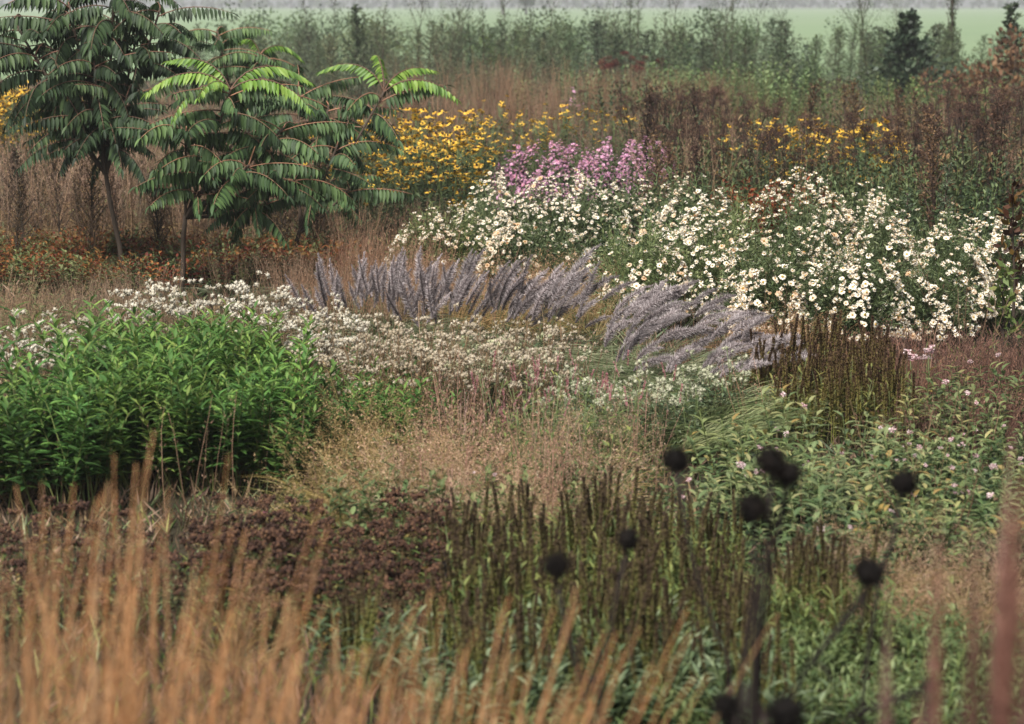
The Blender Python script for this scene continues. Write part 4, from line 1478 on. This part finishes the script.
def blackhead(r):
    b = MB()
    b.blob(V((0, 0, 0)), r * .8, r * U(.66, .8), M['black'], .4, .1, 7, 12, .3)
    for _ in range(420):
        d = V((G(0, 1), G(0, 1), G(0, 1))).normalized()
        b.hair(V((d.x * r * .76, d.y * r * .76, d.z * r * .72)), (d + V((G(0, .2), G(0, .2), .1))).normalized(), r * U(.25, .6), r * .12, M['black'], R())
    for q in range(9):
        a = q * .7
        b.diamond(V((0, 0, -r * .72)), V((math.cos(a), math.sin(a), -.25)).normalized(), r * .8, r * .25, M['black'], .8)
    return b.mesh('seed_head')


BH = [blackhead(.0235) for _ in range(3)]


def coneflower(label, Y, path, heads, r=.0045, twigs=()):
    """path: (px, py) from head down to where the stem leaves the picture; heads: (px, py, dY, scale)"""
    bx = path[-1]
    x0 = gx(bx[0], Y, gz(bx[1], Y))
    t = thing('coneflower', label, 'seed head', (x0, Y, 0))
    P = [V((gx(px, Y, gz(py, Y)) - x0, G(0, .006), gz(py, Y))) for px, py in path]
    P = P[::-1]
    z0 = P[0].z
    pts = [V((0, 0, 0)), V((G(0, .01), 0, z0 * .5))] + P
    b = MB()
    b.tube(pts, r * 1.35, r * 1.05, M['darkstem'], .2, 6)
    part('stem', b.mesh('stem'), t)
    for (a, b2) in twigs:
        A = V((gx(a[0], Y, gz(a[1], Y)) - x0, 0, gz(a[1], Y)))
        B = V((gx(b2[0], Y, gz(b2[1], Y)) - x0, .02, gz(b2[1], Y)))
        b = MB()
        b.tube([A, A.lerp(B, .5) + V((.004, 0, -.004)), B], r * 1.2, r * .9, M['darkstem'], .4, 5)
        part('side_stem', b.mesh('side_stem'), t)
    for _ in range(2):
        fb = MB()
        q, d = pt(pts, U(.25, .72))
        a = U(0, 6.28)
        fb.leaf(q, V((math.cos(a), math.sin(a), -.4)).normalized(), U(.05, .09), .015, M['darkstem'], R(), 1.6, .5, 4, twist=U(-1, 1))
        part('withered_leaf', fb.mesh('withered_leaf'), t)
    for px, py, dy, s in heads:
        part('seed_head', random.choice(BH), t, V((gx(px, Y + dy, gz(py, Y)) - x0, dy, gz(py, Y + dy))), (G(0, .15), G(0, .15), U(0, 6)), s)


coneflower('single black coneflower head on a thin stem, leftmost and low', 3.9, [(556, 575), (566, 630), (583, 690), (596, 740)], [(556, 565, 0, .95)])
coneflower('small black coneflower head second from the left', 4.1, [(628, 548), (616, 600), (604, 660), (598, 740)], [(628, 539, 0, .85)], .0035)
coneflower('black coneflower head alone left of the paired heads, on a pale thin stem', 4.2, [(676, 470), (684, 520), (700, 590), (728, 660), (734, 740)], [(676, 460, 0, 1.0)], .0035)
coneflower('taller black coneflower of the overlapping pair, on a straight dark stem', 3.7, [(772, 472), (768, 540), (757, 620), (752, 700), (752, 740)], [(771, 461, 0, 1.05)], .0042)
coneflower('lower black coneflower of the overlapping pair', 3.75, [(787, 483), (772, 560), (760, 640), (756, 740)], [(788, 474, .02, 1.0)], .004)
coneflower('black coneflower head just below the overlapping pair', 3.7, [(753, 517), (757, 570), (748, 640), (738, 700), (733, 740)], [(753, 507, -.02, 1.0)], .004)
coneflower('rightmost high black coneflower head, on a bent grey stem', 4.0, [(903, 492), (892, 540), (880, 580), (870, 640), (858, 740)], [(904, 483, 0, 1.0)], .0035)
coneflower('black coneflower head right of centre with a forked stem sloping left', 3.6, [(868, 582), (855, 612), (812, 662), (790, 700), (780, 740)], [(869, 572, 0, 1.0)], .0045, [((866, 590), (856, 650))])
coneflower('black coneflower head at the bottom edge below the overlapping pair', 3.4, [(785, 722), (780, 740), (776, 790)], [(785, 713, 0, 1.15)], .005)
coneflower('ragged black coneflower head at the bottom edge left of the other', 3.4, [(727, 715), (735, 745), (742, 790)], [(726, 706, 0, .85)], .005, [((735, 745), (748, 690))])
coneflower('bent dark dead stem with a small head at the bottom right', 3.3, [(925, 690), (880, 706), (850, 720), (835, 750)], [(930, 686, 0, .5)], .004)
# small far black head at the left among the grasses
coneflower('tiny dark seed head between the red seed heads and the olive spikes', 7.4, [(446, 572), (444, 600), (442, 660)], [(446, 566, 0, .8)], .003)

# ================================================================== GROUND COVER BETWEEN EVERYTHING
gc = MB()
mats = [M['dryleaf'], M['beige'], M['asterleaf'], M['oliveleaf'], M['brownhead']]
for _ in range(26000):
    Y = 5.6 * (62 / 5.6) ** R()
    x = U(-.27, .27) * Y + U(-.6, .6)
    c = math.sin(x * 1.7 + 3) + math.sin(Y * 1.3 + x) + G(0, .9)
    m = mats[0] if c < -.8 else mats[1] if c < 0 else mats[2] if c < .8 else mats[3] if c < 1.5 else mats[4]
    s = min(3.0, .6 + Y / 18)
    for _ in range(3):
        d = rdir(U(.3, 1.6))
        gc.diamond(V((x + G(0, .04 * s), Y + G(0, .04 * s), -.005)), d, U(.06, .16) * s * .8, .009 * s, m, R())
solo('ground_cover', gc.mesh('ground_cover'), 'stuff')

# ================================================================== RENDER SETTINGS
scene.render.engine = 'CYCLES'
cy = scene.cycles
cy.max_bounces = 6
cy.diffuse_bounces = 3
cy.glossy_bounces = 2
cy.transmission_bounces = 3
cy.transparent_max_bounces = 4
cy.volume_bounces = 0
cy.use_denoising = True
cy.denoiser = 'OPENIMAGEDENOISE'
cy.denoising_input_passes = 'RGB_ALBEDO_NORMAL'
cy.denoising_prefilter = 'ACCURATE'
cy.caustics_reflective = False
cy.caustics_refractive = False
scene.view_settings.view_transform = 'Standard'
scene.view_settings.look = 'None'
scene.view_settings.exposure = 1.4
scene.view_settings.gamma = 1.0
